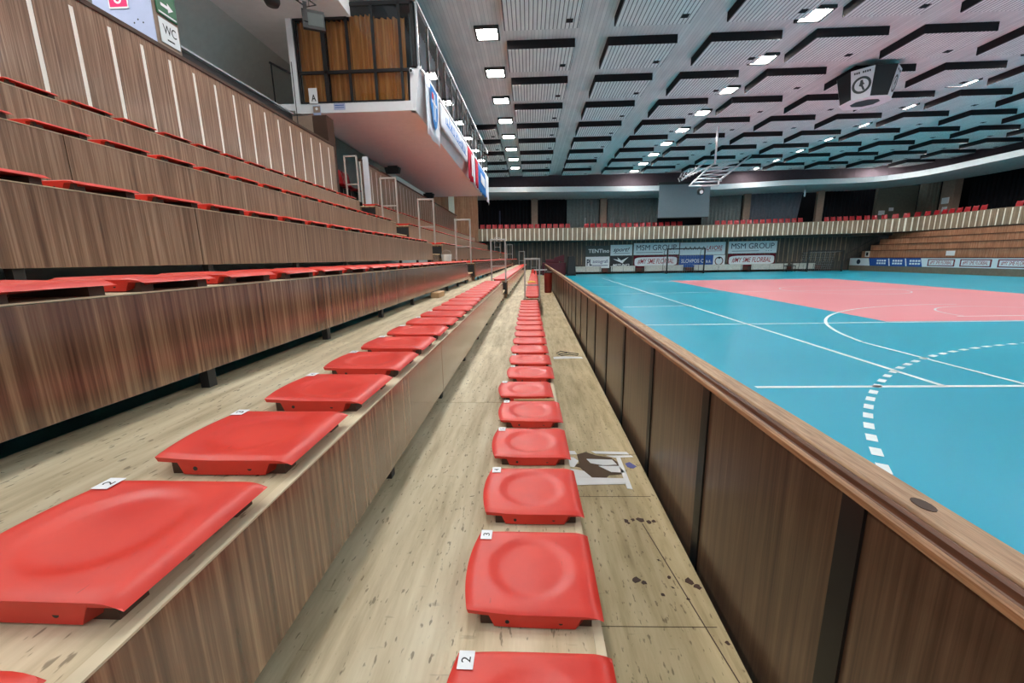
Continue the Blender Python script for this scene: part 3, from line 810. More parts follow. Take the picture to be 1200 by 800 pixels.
DR1 = ((0,0,0), 0.0)
ang = -0.0135
DR2 = ((0.06 - math.sin(-ang)*0 , 0, 0), ang)   # the blocks beyond the aisle swing slightly towards the court
def drift2(x, y):      # position in block 2 -> world
    c_, s_ = math.cos(ang), math.sin(ang); yy = y - 10.2
    return (x*c_ - yy*s_ + 0.07, 10.2 + x*s_ + yy*c_)
D2 = (drift2(0, 0)[0] - (-0.0)*1, 0, 0)
o2 = drift2(0, 0)
# object origin of block 2 empties is placed so local coords (x, y) map through drift2
DR2 = ((o2[0], o2[1], 0), ang)
seams = [-0.01 + SEAM*i - 0.0 for i in range(1, 13)]
seams = [2.72 + SEAM*i for i in range(0, 12)]
END2 = 27.0
for k in range(6):
    tier(k, -2.4, Y1, '%s wooden tier of the near stand, part in front of the first aisle' % MB_names[k], [s-2*SEAM for s in seams[:2]] + seams, DR1)
    tier(k, Y2, END2, '%s wooden tier of the near stand, part beyond the first aisle' % MB_names[k], seams, DR2)
    if k < 4: tier(k, END2+0.75, 35.0, '%s wooden tier of the near stand, part beyond the second aisle' % MB_names[k], seams, DR2)
# aisles: half-height steps
for k in range(6):
    for ai, (ya, yb, wh, dr) in enumerate(((Y1, Y2, 'first', DR1), (END2, END2+0.75, 'second', DR2))):
        if ai == 1 and k > 3: continue
        t = thing('aisle_step', '%s wooden step up in the %s aisle of the near stand' % (ordn(k), wh), 'step', dr[0], dr[1], 'aisle steps of the near stand')
        x, z = XE[k], ZE[k]; zl_ = ZE[k-1] if k else -1.42; zm = (z+zl_)/2
        back = XE[k+1]-0.34 if k < 5 else XE[6]-0.1
        MB().box(x-0.36, x+0.004, ya+0.004, yb-0.004, zm-0.02, zm).build('lower_tread', 'deck', t)
        MB().box(x-0.022, x, ya+0.004, yb-0.004, zl_+0.02, zm-0.02).build('lower_riser', 'veneer', t)
        MB().box(back-0.02, x-0.35, ya+0.004, yb-0.004, z-0.018, z).build('upper_tread', 'deck', t)
        MB().box(x-0.38, x-0.36, ya+0.004, yb-0.004, zm+0.02, z-0.018).build('upper_riser', 'veneer', t)

# walkway behind the parapet
PD = 0.0145                       # the parapet swings out slightly
t = thing('walkway', 'worn plywood walkway between the lowest seats and the parapet', 'walkway')
ys = [-2.4, 0.05, 2.80, 5.85, 8.38, 11.2, 14.0, 16.8, 19.6, 22.4, 25.2, 28.0, 31, 34]
for a, b in zip(ys[:-1], ys[1:]):
    xa, xb = 0.728 + PD*a, 0.728 + PD*b
    MB().hexa([(0.10,a+0.004,-1.445),(xa,a+0.004,-1.445),(xb,b-0.004,-1.445),(0.10,b-0.004,-1.445)],
              [(0.10,a+0.004,-1.42),(xa,a+0.004,-1.42),(xb,b-0.004,-1.42),(0.10,b-0.004,-1.42)]).build('deck_board', 'deck_walkway', t)
# damage patches on the walkway
def flat(name, mat, pts, z, label=None, par=t):
    o = MB().poly([(x, y, z) for x, y in pts], 0.0015).build(name, mat, par)
    if label: o['label'] = label
    return o
zt = -1.4195
flat('bare_patch','bare_brown',[(0.34,2.79),(0.41,2.83),(0.47,2.78),(0.58,2.74),(0.62,2.66),(0.64,2.52),(0.52,2.50),(0.46,2.42),(0.38,2.50),(0.34,2.60),(0.29,2.62),(0.34,2.66)],zt,'brown patch of bare wood')
for q in [[(0.22,2.845),(0.33,2.84),(0.34,2.79),(0.22,2.785)],[(0.45,2.84),(0.71,2.83),(0.72,2.79),(0.48,2.80)],[(0.55,2.77),(0.73,2.775),(0.74,2.75),(0.6,2.74)],
          [(0.22,2.76),(0.31,2.74),(0.34,2.69),(0.30,2.60),(0.22,2.62)],[(0.40,2.72),(0.58,2.71),(0.60,2.64),(0.50,2.63),(0.42,2.66)],
          [(0.47,2.62),(0.61,2.62),(0.63,2.53),(0.54,2.54)],[(0.22,2.60),(0.36,2.55),(0.40,2.47),(0.22,2.47)],
          [(0.22,2.47),(0.61,2.46),(0.60,2.39),(0.22,2.37)],[(0.615,2.75),(0.645,2.75),(0.632,2.33),(0.600,2.34)]]:
    flat('tape','tape_white',q,zt+0.002)
flat('blue_stain','blue_chip',[(0.66,2.66),(0.695,2.68),(0.73,2.62),(0.70,2.59),(0.665,2.61)],zt,'small blue stain')
for q in [[(0.34,5.80),(0.50,5.84),(0.75,5.80),(0.76,5.70),(0.6,5.71),(0.34,5.68)]]:
    flat('tape','tape_white',q,zt+0.001)
for (x,y,r_) in [(0.52,2.02,0.018),(0.56,2.03,0.014),(0.60,2.03,0.024),(0.64,2.015,0.02),(0.67,2.02,0.014),(0.47,1.60,0.02),(0.50,1.585,0.014),(0.70,1.60,0.022),(0.725,1.57,0.02),(0.56,1.52,0.010),(0.615,1.02,0.010),(0.66,1.5,0.008),(0.73,1.3,0.010),(0.62,1.62,0.012),(0.53,2.0,0.01)]:
    rr = random.Random(int(x*1000+y*77)); P = [(x+math.cos(a)*r_*rr.uniform(.5,1.1), y+math.sin(a)*r_*rr.uniform(.5,1.1)) for a in [2*PI*i/9 for i in range(9)]]
    flat('paint_chip','dark_wood',P,zt)
flat('crack','dark_wood',[(0.60,2.0),(0.604,2.0),(0.72,1.0),(0.716,1.0)],zt)
for yy in (2.25, 1.36): flat('crack','bare_brown',[(0.26,yy),(0.72,yy+0.008),(0.72,yy+0.006),(0.26,yy-0.001)],zt)
o = MB().tube([(0.40,5.98,-1.405),(0.47,6.10,-1.40),(0.60,6.02,-1.41),(0.72,5.94,-1.405),(0.70,5.86,-1.41),(0.58,5.90,-1.405),(0.46,5.86,-1.41),(0.42,5.92,-1.405),(0.56,5.98,-1.40)],0.006,6).build('cable','ink_black',smooth=True)
tag(o,'loop of thin black cable lying on the walkway seam','cable')

# parapet between the walkway and the court
t = thing('parapet','dark brown panelled parapet with a worn wooden rail beside the court','parapet',(0.76,0,0), -math.atan(PD))
def px(y): return 0.0
prof = [(-0.055,-0.565),(-0.055,-0.548),(-0.028,-0.545),(-0.022,-0.552),(-0.012,-0.552),(-0.008,-0.530),(0.005,-0.522),(0.075,-0.522),(0.084,-0.530),(0.084,-0.56),(0.0,-0.57)]
lip = [(-0.026,-0.562),(-0.026,-0.546),(-0.022,-0.542),(-0.013,-0.542),(-0.011,-0.562)]
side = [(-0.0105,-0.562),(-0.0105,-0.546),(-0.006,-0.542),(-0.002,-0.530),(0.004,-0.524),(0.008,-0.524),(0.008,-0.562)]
top = [(0.0085,-0.562),(0.0085,-0.522),(0.013,-0.517),(0.080,-0.515),(0.090,-0.524),(0.090,-0.562)]
def sweep(pr, y0, y1, n=1):
    m = MB(); k = len(pr)
    for i in range(n+1):
        y = y0+(y1-y0)*i/n; m.v += [(x, y, z) for x, z in pr]
    for i in range(n):
        for j in range(k): a = i*k; m.f.append((a+j, a+(j+1)%k, a+k+(j+1)%k, a+k+j))
    m.f += [tuple(range(k-1,-1,-1)), tuple(n*k+j for j in range(k))]; return m
cuts = [-1.5, 3.05, 7.6, 12.1, 16.6, 21.1, 25.6, 30.1, 34.0]
for a, b in zip(cuts[:-1], cuts[1:]):
    sweep(top, a+0.002, b-0.002).build('top_rail', 'rail_wood', t, bevel=0.002)
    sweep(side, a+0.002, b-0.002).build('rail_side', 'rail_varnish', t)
    sweep(lip, a+0.002, b-0.002).build('rail_lip', 'rail_lip', t)
y = 0.93 - 0.87*3; i = 0
while y < 34:
    MB().box(0.010, 0.045, y-0.035, y+0.035, -1.62, -0.562).build('post', 'black_steel', t)
    MB().box(0.018, 0.036, y+0.03, y+0.84, -1.60, -0.562).build('panel', 'parapet_panel', t)
    y += 0.87
MB().box(0.046, 0.075, -1.5, 34, -1.62, -0.562).build('court_side', 'parapet_panel', t)
ks = MB().lathe([(0.016,0),(0.016,0.001)],14).build('knot','dark_wood',t,(0.044,0.80,-0.5158)); ks.scale=(1,1.6,1)

# ------------------------------------------------------------------ seats
SW = 0.172     # half length along the row
def seat_shell():
    nx = ny = 26; m = MB(); D = 0.372
    def pt(i, j):
        u, v = i/nx, -1+2*j/ny
        back = D + 0.022*(1-v*v); 
        x = -back*u
        yw = SW*(1 - 0.06*max(0,(u-0.55)/0.45)**2)
        y = yw*v
        z = 0.052
        d = -x
        if d < 0.05: z -= 0.013*(1-d/0.05)**2
        e = min(D*0+back-d, yw-abs(y), d)
        if e < 0.010: z -= 0.006*(1-e/0.010)**2
        r = math.hypot((x+0.195)/1.0, y/1.0)
        s_ = max(0, min(1, (0.132-r)/0.03)); s_ = s_*s_*(3-2*s_)
        z -= 0.0055*s_
        ring = math.exp(-((r-0.137)/0.008)**2); z += 0.0009*ring
        z += 0.004*max(0, (u-0.6)/0.4)
        return (x, y, z)
    for i in range(nx+1):
        for j in range(ny+1): m.v.append(pt(i, j))
    for i in range(nx):
        for j in range(ny): a = i*(ny+1)+j; m.f.append((a, a+1, a+ny+2, a+ny+1))
    loop = [i*(ny+1) for i in range(nx+1)] + [nx*(ny+1)+j for j in range(1, ny+1)] + [i*(ny+1)+ny for i in range(nx-1, -1, -1)] + [j for j in range(ny-1, 0, -1)]
    base = len(m.v)
    for q in loop:
        x, y, z = m.v[q]; side = abs(y) > SW*0.93
        tab = side and (-0.31 < x < -0.07)
        cx, cy = -0.19, 0
        zz = 0.004 if tab else 0.036
        m.v.append((x + (0.004 if x < cx else -0.004), y*0.985, zz))
    n = len(loop)
    for q in range(n): m.f.append((loop[q], loop[(q+1)%n], base+(q+1)%n, base+q))
    m.f.append(tuple(base+q for q in range(n)))
    return m
def make_seat(near):
    t = thing('stadium_chair', '', 'seat')
    sh = seat_shell().build('shell', 'seat_red', t, smooth=True)
    md = sh.modifiers.new('edges','EDGE_SPLIT'); md.split_angle = math.radians(50)
    MB().box(-0.335,-0.03,-0.155,-0.105,0,0.034).build('batten', 'dark_wood', t)
    MB().box(-0.335,-0.03,0.105,0.155,0,0.034).build('batten', 'dark_wood', t)
    if near:
        for sy in (-1, 1):
            for x in (-0.26, -0.115):
                o = MB().lathe([(0.006,0),(0.006,0.003)],10).build('bolt','ink_black',t,(x, sy*(SW-0.0015), 0.022)); o.rotation_euler=(PI/2*sy,0,0)
    return t
sn = make_seat(True); sf = make_seat(False); used = {'n': False, 'f': False}
def place_seat(x, y, z, near, label, group, rz=0):
    t = copy_tree(sn if near else sf)
    t.location = (x, y, z); t.rotation_euler = (0,0,rz); t['label'] = label; t['group'] = group
    return t
ROWN = ['front row', 'second row', 'third row', 'fourth row', 'fifth row', 'sixth row']
PIT = 0.4465
starts = [-0.87, -0.84, -0.7, -0.6, -0.5, -0.4]
YMIN = [0.2, -0.2, 0.5, 1.2, 1.9, 2.6]
num = {}
for k in range(6):
    ex = XE[k] + (0.008 if k == 0 else -0.008 if k == 1 else 0.012)
    first_y = 0.93 - 2*PIT if k == 0 else (0.50 - PIT*1 if k == 1 else 0.12*k + 0.3)
    y = first_y; idx = 0; n_num = {0: {0: '1', 1: '2', 2: '3', 3: '4', 4: '5', 5: '6', 6: '7'}}.get(k, {})
    i = 0
    while y + 2*SW < Y1 - 0.05:
        c_ = y + SW
        if y + 2*SW > YMIN[k]:
            rz = random.uniform(-0.012, 0.012); dx = random.uniform(-0.004, 0.004)
            if k == 0 and i == 6: dx, rz = -0.035, 0.03
            t = place_seat(ex+dx, c_, ZE[k], y < 4, 'red plastic seat in the %s, %s one from the near end' % (ROWN[k], ordn(idx)), 'red bench seats of the near block', rz)
            if k <= 1 and idx < 9:
                lab = MB().box(-0.019, 0.019, -0.023, 0.023, 0, 0.001).build('number_label', 'sign_white', t, (-0.350, SW-0.034, 0.0575))
                lab['label'] = 'white number sticker'
                lab.rotation_euler = (0, 0.0, 0)
                s_ = str(i) if k == 0 else str(i+1 if i else 1)
                if k == 0: s_ = str(i+1)
                put_text(s_, 'ink_black', lab, (0, 0, 0.0012), (0, 0, PI/2), name='digit', fit=(0.014 if s_ != '1' else 0.004, 0.022), depth=0.0003, offset=0.001)
            idx += 1
        y += PIT; i += 1
    # beyond the aisle
    y = Y2 + 0.06; i = 0
    while y + 2*SW < END2 - 0.1:
        q = drift2(ex, y+SW)
        place_seat(q[0], q[1], ZE[k], False, 'red plastic seat in the %s, %s one beyond the first aisle' % (ROWN[k], ordn(i)), 'red bench seats beyond the first aisle', ang)
        y += PIT*(1 if k < 4 else 1.0); i += 1
    if k < 4:
        m = MB(); y = END2 + 0.85
        while y < 34.5:
            q = drift2(ex, y+SW); m.box(q[0]-0.37, q[0], q[1]-SW, q[1]+SW, ZE[k], ZE[k]+0.05); y += PIT
        o = m.build('distant_seats','seat_red'); tag(o,'line of distant red seats in the %s beyond the second aisle' % ROWN[k],'seats',None,'stuff')
for p in (sn, sf):
    for ch in list(p.children): bpy.data.objects.remove(ch)
    bpy.data.objects.remove(p)
# wooden strip showing under the shifted front-row seat
t = MB().box(XE[0]-0.30, XE[0]-0.02, 2.74+PIT*0-0.05, 2.74-0.02, ZE[0], ZE[0]+0.03).build('wood_batten','bare_wood'); tag(t,'pale wooden batten showing under the shifted front-row seat','batten')
q = drift2(XE[0]-0.25, 16.2)
m = MB(); 
for i in range(7):
    for j in range(7):
        m.v.append((-0.16+0.32*i/6, -0.4+0.8*j/6, 0.065+0.05*math.exp(-((i-3)**2+(j-3)**2)/5)+0.01*math.sin(i*2.1+j)))
for i in range(6):
    for j in range(6): a=i*7+j; m.f.append((a,a+1,a+8,a+7))
o = m.build('cloth','yellow_cloth',None,(q[0],q[1],ZE[0]),smooth=True); tag(o,'small yellow cloth left on a front-row seat beyond the first aisle','cloth')
o.modifiers.new('solid','SOLIDIFY').thickness = 0.01

# aisle handrail frames
def frame(x0, x1, y, z, label, rz=0, zlow=None):
    t = thing('handrail_frame', label, 'handrail', (x0, y, z), rz, 'grey tubular handrails of the aisles')
    w_ = x1-x0; h = 0.98; r = 0.016
    m = MB(); 
    MB().box(-r,r,-r,r,0,h-0.02).build('upright','grey_steel',t); MB().box(w_-r,w_+r,-r,r,0,h-0.02).build('upright','grey_steel',t)
    MB().box(-r,w_+r,-r,r,h-0.035,h).build('top_bar','grey_steel',t,bevel=0.006); MB().box(r,w_-r,-r*.8,r*.8,0.36,0.385).build('middle_bar','grey_steel',t)
    return t
FX = [(-0.10,0.235),(-0.865,-0.54),(-1.66,-1.33),(-2.48,-2.14),(-3.30,-2.955),(-4.07,-3.80)]
for k in range(6):
    frame(FX[k][0], FX[k][1], 9.52, ZE[k]-(0 if k else 0) , 'grey tubular handrail frame at the first aisle, on the %s tier' % MB_names[k])
for k in range(4):
    q = drift2(XE[k]-0.36, 27.5); frame(q[0], q[0]+0.36, q[1], ZE[k], 'grey tubular handrail frame at the second aisle, on the %s tier' % MB_names[k], ang)

# slatted balustrade behind the top row
def balustrade(y0, y1, label, dr, first_strip):
    t = thing('slatted_balustrade', label, 'balustrade', dr[0], dr[1])
    x = XE[6]; zb, zt_ = 1.30, 2.64
    MB().box(x-0.05, x-0.001, y0, y1, zb, zt_-0.02).build('backing', 'white_strip', t)
    MB().box(x-0.07, x+0.02, y0, y1, zt_-0.01, zt_+0.045).build('cap_rail', 'dark_wood', t, bevel=0.006)
    m = MB().box(x-0.012, x+0.004, y0, y1, zt_-0.09, zt_-0.01); y = first_strip
    s_ = [first_strip + 0.384*i for i in range(-40, 80)]; s_ = [q for q in s_ if y0 < q < y1]
    prev = y0
    for q in s_ + [y1]:
        m.box(x-0.012, x+0.004, prev, q, zb, zt_-0.09); prev = q + 0.048
    m.build('slats', 'veneer_upper', t)
balustrade(-1.5, 10.15, 'brown balustrade with white vertical strips behind the top row, nearer part', DR1, 4.48)
balustrade(11.6, 26.5, 'brown balustrade with white strips behind the top row, part under the press box', ((0.06,0,0),0), 11.9)
o = MB().box(-4.44,-4.30,11.52,11.58,1.30,2.72).build('balustrade_end','fabric_white'); tag(o,'pale metal end plate of the balustrade at the first aisle','end plate')

# concourse behind the balustrade
struct(MB().box(-9.5,-4.66,-4,27,1.0,1.3).build('trim_6','concourse_brown'),'upper concourse floor')
# grey wall with a coved top joining the white concourse ceiling
prof_ = [(-8.6,1.3),(-8.6,3.2),(-8.56,3.9),(-8.45,4.5),(-8.25,5.0),(-8.0,5.4),(-7.7,5.72),(-7.33,5.95)]
m = MB(); N = len(prof_)
for y in (-4, 27): m.v += [(x,y,z) for x,z in prof_]
m.f = [(i,i+1,N+i+1,N+i) for i in range(N-1)]
o = m.build('wall_left','grey_wall',smooth=True); struct(o,'grey concourse wall curving into the ceiling'); 
struct(MB().box(-7.34,-4.4,-4,11.42,5.95,CZ+0.3).build('ceiling_concourse','soffit_white'),'white lowered ceiling over the concourse')
struct(MB().box(-9.2,-5.95,11.42,27,5.95,CZ+0.3).build('ceiling_rear','soffit_white'),'white ceiling beside the press box')
struct(MB().box(-9.2,-3.85,11.42,40.4,CZ,CZ+0.3).build('ceiling_side','ceiling_boards'),'grey boarded ceiling behind the press box')
struct(MB().box(-9.4,-8.62,-4,40,ZC,CZ+0.3).build('wall_side','grey_wall'),'outer wall beyond the concourse')
struct(MB().add([(-8.6,-2.5,ZC),(0.15,-2.5,ZC),(0.15,-2.5,-1.05),(XE[5],-2.5,1.25),(-8.6,-2.5,1.25)],[(0,1,2,3,4)]).build('wall_light_stop','dark_wood'),'added unseen boarding that shuts light out under the near stand')  # added out of view to keep stray light from under the tiers
# long dark rail above the balustrade
t = thing('cable_duct','long black cable duct with a bright edge above the balustrade','cable duct')
MB().bar((-5.5,6.9,3.24),(-5.5,10.1,3.26),0.10,0.12).build('duct','ink_black',t); MB().bar((-5.44,6.9,3.33),(-5.44,10.1,3.35),0.05,0.03).build('bright_edge','light_steel',t)
for y in (7.1, 8.8, 10.0): MB().box(-5.53,-5.49,y,y+0.04,1.3,3.2).build('stand','dark_steel',t)
# column with poster, exit sign and WC sign
t = thing('column','brown column with a pale blue front behind the balustrade at upper left','column',(-5.2,6.28,1.3))
MB().box(-0.85,0,0,0.42,0,4.7).build('shaft','column_brown',t,bevel=0.01)
MB().box(-0.84,-0.005,-0.012,0,0,4.7).build('blue_front','poster_blue',t)
RFc = (PI/2,0,0); RRc = (PI/2,0,PI/2)
t = thing('sticker','pink sticker with a white ring on the pale blue column front','sticker',(-5.66,6.262,3.48))
MB().box(-.14,.14,-0.004,0,-.0,.36).build('sheet','sign_white',t)
MB().box(-.125,.125,-0.006,-0.004,.02,.20).build('pink_field','sign_pink',t); MB().box(-.125,.125,-0.006,-0.004,.235,.34).build('pink_strip','sign_pink',t)
rg = MB()
for k in range(18):
    a, b_ = 2*PI*k/18, 2*PI*(k+1)/18
    rg.add([(.03*math.cos(a),-0.008,.11+.03*math.sin(a)),(.055*math.cos(a),-0.008,.11+.055*math.sin(a)),(.055*math.cos(b_),-0.008,.11+.055*math.sin(b_)),(.03*math.cos(b_),-0.008,.11+.03*math.sin(b_))],[(0,1,2,3)])
rg.build('ring','sign_white',t,recalc=False)
m = MB()
for q in range(6): m.box(-.11+.037*q,-.085+.037*q,-0.0075,-0.006,.27,.30)
m.build('white_marks','sign_white',t)
m = MB()
for (x,z) in ((-5.75,3.25),(-5.48,3.3),(-5.42,3.34),(-5.5,2.98),(-5.38,2.85),(-5.35,3.3)):
    m.lathe([(0.012,0),(0.012,0.004)],8,(x,z,0))
o = MB(); o.v=[(a,6.262,b_) for a,b_,c_ in m.v]; o.f=m.f
o2_=o.build('screw_holes','dark_steel',None); 
tag(o2_,'scattered screw holes in the pale blue column front','screw holes')
t = thing('exit_sign','green exit sign with a white arrow on the brown column side','sign',(-5.195,6.50,3.46))
MB().box(0,0.02,-.17,.17,0,.42).build('plate','sign_green',t,bevel=0.004)
MB().box(0.02,0.024,-.15,.15,.02,.04).build('white_edge','sign_white',t)
MB().poly([(0.021,-.10,.12),(0.021,.02,.12),(0.021,.02,.08),(0.021,.11,.14),(0.021,.02,.20),(0.021,.02,.16),(0.021,-.10,.16)],0.003,0).build('arrow','sign_white',t)
t = thing('wc_sign','white WC sign under the green exit sign','sign',(-5.195,6.50,3.1))
MB().box(0,0.012,-.16,.16,0,.32).build('plate','sign_white',t,bevel=0.004)
put_text('WC','ink_black',t,(0.014,0,.19),RRc,fit=(.22,.12),depth=0.001); MB().box(0.013,0.015,-.06,.06,.05,.07).build('arrow','ink_black',t)

# opening at the first aisle: pillar, concourse seats
o = MB().box(-5.06,-4.72,10.25,10.6,1.3,3.35).build('pillar','dark_wood'); tag(o,'dark brown pillar at the end of the nearer balustrade','pillar')
o = MB().box(-5.9,-5.06,10.25,10.6,2.4,3.35).build('wall_panel','column_brown'); tag(o,'brown panel beside the dark pillar at the aisle opening','panel')
for i in range(4):
    t = copy_tree(cp); t.location = (-5.15-0.0*i, 11.0+0.5*i, 1.62); t.rotation_euler = (0,0,PI/2); t['label'] = 'red chair on the concourse behind the aisle opening, %s from the pillar' % ordn(i); t['group'] = 'red chairs on the concourse'
o = MB().box(-5.6,-4.75,10.75,13.0,1.3,1.62).build('chair_platform','ink_black'); tag(o,'black platform under the red concourse chairs','platform')

# ------------------------------------------------------------------ press box
P0, P1 = 11.42, 26.3
t = pb = thing('press_box','white glazed press box hanging over the stand with orange curtains','press box')
ZB, ZS, ZT = 3.77, 4.75, 6.22
LB = -6.0
# underside slab and tapered court side
MB().hexa([(LB,P0,ZB),(-2.92,P0,ZB),(-2.90,P1,ZB),(LB,P1,ZB)],[(LB,P0,ZB+0.2),(-2.90,P0,ZB+0.2),(-2.88,P1,ZB+0.2),(LB,P1,ZB+0.2)]).build('underside','press_soffit',pb)
MB().hexa([(-3.02,P0,ZB+0.001),(-2.90,P0,ZB+0.001),(-2.88,P1,ZB+0.001),(-3.0,P1,ZB+0.001)],[(-2.90,P0,ZS),(-2.76,P0,ZS),(-2.50,P1,ZS),(-2.62,P1,ZS)]).build('side_panel','white_paint',pb)
MB().box(LB,-2.97,P0-0.03,P0-0.002,ZB-0.002,4.0).build('front_apron','white_paint',pb)
MB().box(LB-0.05,LB+0.10,P0-0.045,P0-0.002,ZB,6.0).build('corner_post','white_paint',pb)
MB().hexa([(-3.02,P0-0.01,ZB),(-2.89,P0-0.01,ZB),(-2.89,P0+0.2,ZB),(-3.02,P0+0.2,ZB)],[(-2.98,P0-0.01,ZS-0.02),(-2.75,P0-0.01,ZS-0.02),(-2.75,P0+0.2,ZS-0.02),(-2.98,P0+0.2,ZS-0.02)]).build('corner_panel','white_paint',pb)
MB().bar((-2.76,P0,ZS),(-2.50,P1,ZS),0.14,0.08).build('sill','white_paint',pb)
MB().bar((-2.75,P0,ZT),(-2.46,P1,ZT),0.08,0.05).build('head_rail','light_steel',pb)
MB().box(LB,-2.75,P0,P1,ZT,ZT+0.06).build('roof','dark_steel',pb)
MB().box(LB-0.0,LB+0.05,P0,P1,ZB,ZT).build('rear_wall','soffit_white',pb)
MB().hexa([(LB,P1-0.08,ZB),(-2.9,P1-0.08,ZB),(-2.9,P1,ZB),(LB,P1,ZB)],[(LB,P1-0.08,ZS),(-2.6,P1-0.08,ZS),(-2.6,P1,ZS),(LB,P1,ZS)]).build('end_wall','white_paint',pb)
# side glazing
n = 14
for i in range(n+1):
    f = i/n; x = -2.76 + 0.27*f; y = P0+0.03 + (P1-P0-0.06)*f
    MB().box(x-0.025,x+0.025,y-0.025,y+0.025,ZS,ZT).build('mullion','dark_steel' if i else 'light_steel',pb)
MB().add([(-2.755,P0,ZS),(-2.485,P1,ZS),(-2.485,P1,ZT),(-2.755,P0,ZT)],[(0,1,2,3)]).build('side_glass','glass',pb,recalc=False)
MB().add([(-3.9,P1-0.02,ZS),(-2.49,P1-0.02,ZS),(-2.49,P1-0.02,ZT),(-3.9,P1-0.02,ZT)],[(0,1,2,3)]).build('end_glass','glass',pb,recalc=False)
# white blinds bunched behind the side glass
for i in range(n):
    f = (i+0.55)/n; x = -3.05 + 0.27*f; y = P0+(P1-P0)*f
    m = MB(); wv = 0.55 + 0.2*((i*7)%3-1)
    for q in range(13):
        yy = y - wv/2 + wv*q/12; m.v += [(x+0.04*math.sin(q*2.2),yy,ZS+0.05),(x+0.04*math.sin(q*2.2),yy,ZT-0.02)]
    for q in range(12): a=q*2; m.f.append((a,a+2,a+3,a+1))
    m.build('blind','fabric_white' if i % 3 else 'curtain_grey',pb,smooth=True,recalc=False)
# near face: black frame, orange curtains
zb_, zm_, zt2, zt1 = 4.02, 4.72, 6.22, 5.93
xs_ = [-5.86,-5.17,-4.53,-3.89,-3.20,-2.97]
fr = MB()
cols = [(-5.88,-5.82,zt1),(-5.20,-5.10,zt1),(-4.56,-4.50,zt2),(-3.90,-3.84,zt2),(-3.22,-3.16,zt2)]
for a, b_, z in cols: fr.box(a,b_,P0-0.03,P0+0.03,zb_,z)
fr.box(-2.90,-2.82,P0-0.03,P0+0.03,ZS,zt2)
fr.box(-5.88,-3.0,P0-0.03,P0+0.03,zm_-0.035,zm_+0.035); fr.box(-3.0,-2.80,P0-0.03,P0+0.03,ZS,ZS+0.04)
fr.box(-4.56,-2.82,P0-0.03,P0+0.03,zt2-0.05,zt2+0.03); fr.box(-5.88,-3.16,P0-0.03,P0+0.03,zb_-0.03,zb_+0.02); fr.box(-5.88,-4.5,P0-0.03,P0+0.03,zt1-0.03,zt1+0.03)
fr.build('window_frame','ink_black',pb)
MB().add([(-5.88,P0,zb_),(-2.98,P0,zb_),(-2.98,P0,zt2),(-5.88,P0,zt2)],[(0,1,2,3)]).build('front_glass','glass',pb,recalc=False)
MB().add([(-2.98,P0,ZS),(-2.76,P0,ZS),(-2.76,P0,zt2),(-2.98,P0,zt2)],[(0,1,2,3)]).build('corner_glass','glass',pb,recalc=False)
for i,(a,b_,z) in enumerate([(-5.86,-5.16,5.95),(-5.15,-4.54,5.95),(-4.52,-3.88,6.05),(-3.86,-3.10,5.97)]):
    m = MB(); N = 40
    for q in range(N+1):
        f = q/N; x = a+(b_-a)*f; yy = P0+0.16+0.045*math.sin(f*2*PI*5+i)+0.02*math.sin(f*37+i*2)
        m.v += [(x,yy,zb_),(x+0.01*math.sin(f*20),yy+0.01,z)]
    for q in range(N): k=q*2; m.f.append((k,k+2,k+3,k+1))
    o = m.build('curtain','curtain_orange',pb,smooth=True,recalc=False); o['label']='orange-brown curtain'
MB().box(-5.8,-3.1,P0+0.4,P0+0.45,zb_,6.1).build('inner_partition','curtain_black',pb)
# slab and dark glazing left of the box
t = thing('side_gallery','dark framed glass panel on a white slab left of the press box','gallery')
MB().box(-6.62,-6.06,P0,P0+0.12,3.86,4.02).build('slab','white_paint',t)
MB().add([(-6.55,P0+0.05,4.02),(-6.07,P0+0.05,4.02),(-6.07,P0+0.05,4.78),(-6.55,P0+0.05,4.95)],[(0,1,2,3)]).build('pane','glass',t,recalc=False)
MB().bar((-6.6,P0,5.0),(-6.06,P0,4.72),0.05,0.05,(0,1,0)).build('top_rail','ink_black',t); MB().bar((-6.57,P0,4.02),(-6.57,P0,4.97),0.025,0.025,(0,1,0)).build('post','ink_black',t)
o = MB().tube([(-4.66,8.82,2.66),(-4.66,8.82,3.86)],0.008).build('thin_post','ink_black'); tag(o,'thin black post standing up from the balustrade before the press box','post')
# signs on the press box
t = thing('letter_sign','white sign with a black letter A on the press box window','sign',(-5.52,P0-0.06,3.99))
MB().box(-.11,.11,-0.01,0,0,.36).build('plate','sign_white',t); put_text('A','ink_black',t,(0.01,-0.012,.13),RF,fit=(.12,.16),offset=0.01,depth=0.001)
t = thing('picture_sign','small picture sign hanging under the letter A','sign',(-5.46,P0-0.06,3.62))
MB().box(-.10,.10,-0.01,0,0,.32).build('plate','poster_blue',t); MB().box(-.09,.09,-0.014,-0.01,.15,.30).build('picture','column_brown',t); MB().lathe([(.035,0),(.035,.003)],12,(0,0,0)).build('white_dot','sign_white',t,(0.0,-0.014,.24)).rotation_euler=(PI/2,0,0)
t = thing('notice','pale blue notice on the white apron of the press box','notice',(-4.87,P0-0.032,3.83))
MB().box(-.15,.15,-0.004,0,0,.16).build('sheet','poster_blue',t); MB().box(-.12,.12,-0.006,-0.004,.10,.12).build('print','sign_blue',t); MB().box(-.12,.12,-0.006,-0.004,.05,.065).build('print','sign_blue',t)
t = thing('dome_camera','small round security camera at the corner of the press box','camera',(-2.93,P0-0.06,4.66))
MB().lathe([(0.02,-.06),(0.05,-.04),(0.06,0),(0.05,.05),(0.01,.06)],14).build('housing','white_paint',t,smooth=True)
MB().lathe([(0.03,-.01),(0.03,.01)],12).build('lens','ink_black',t,(0.0,-0.06,-0.01)).rotation_euler=(PI/2,0,0)
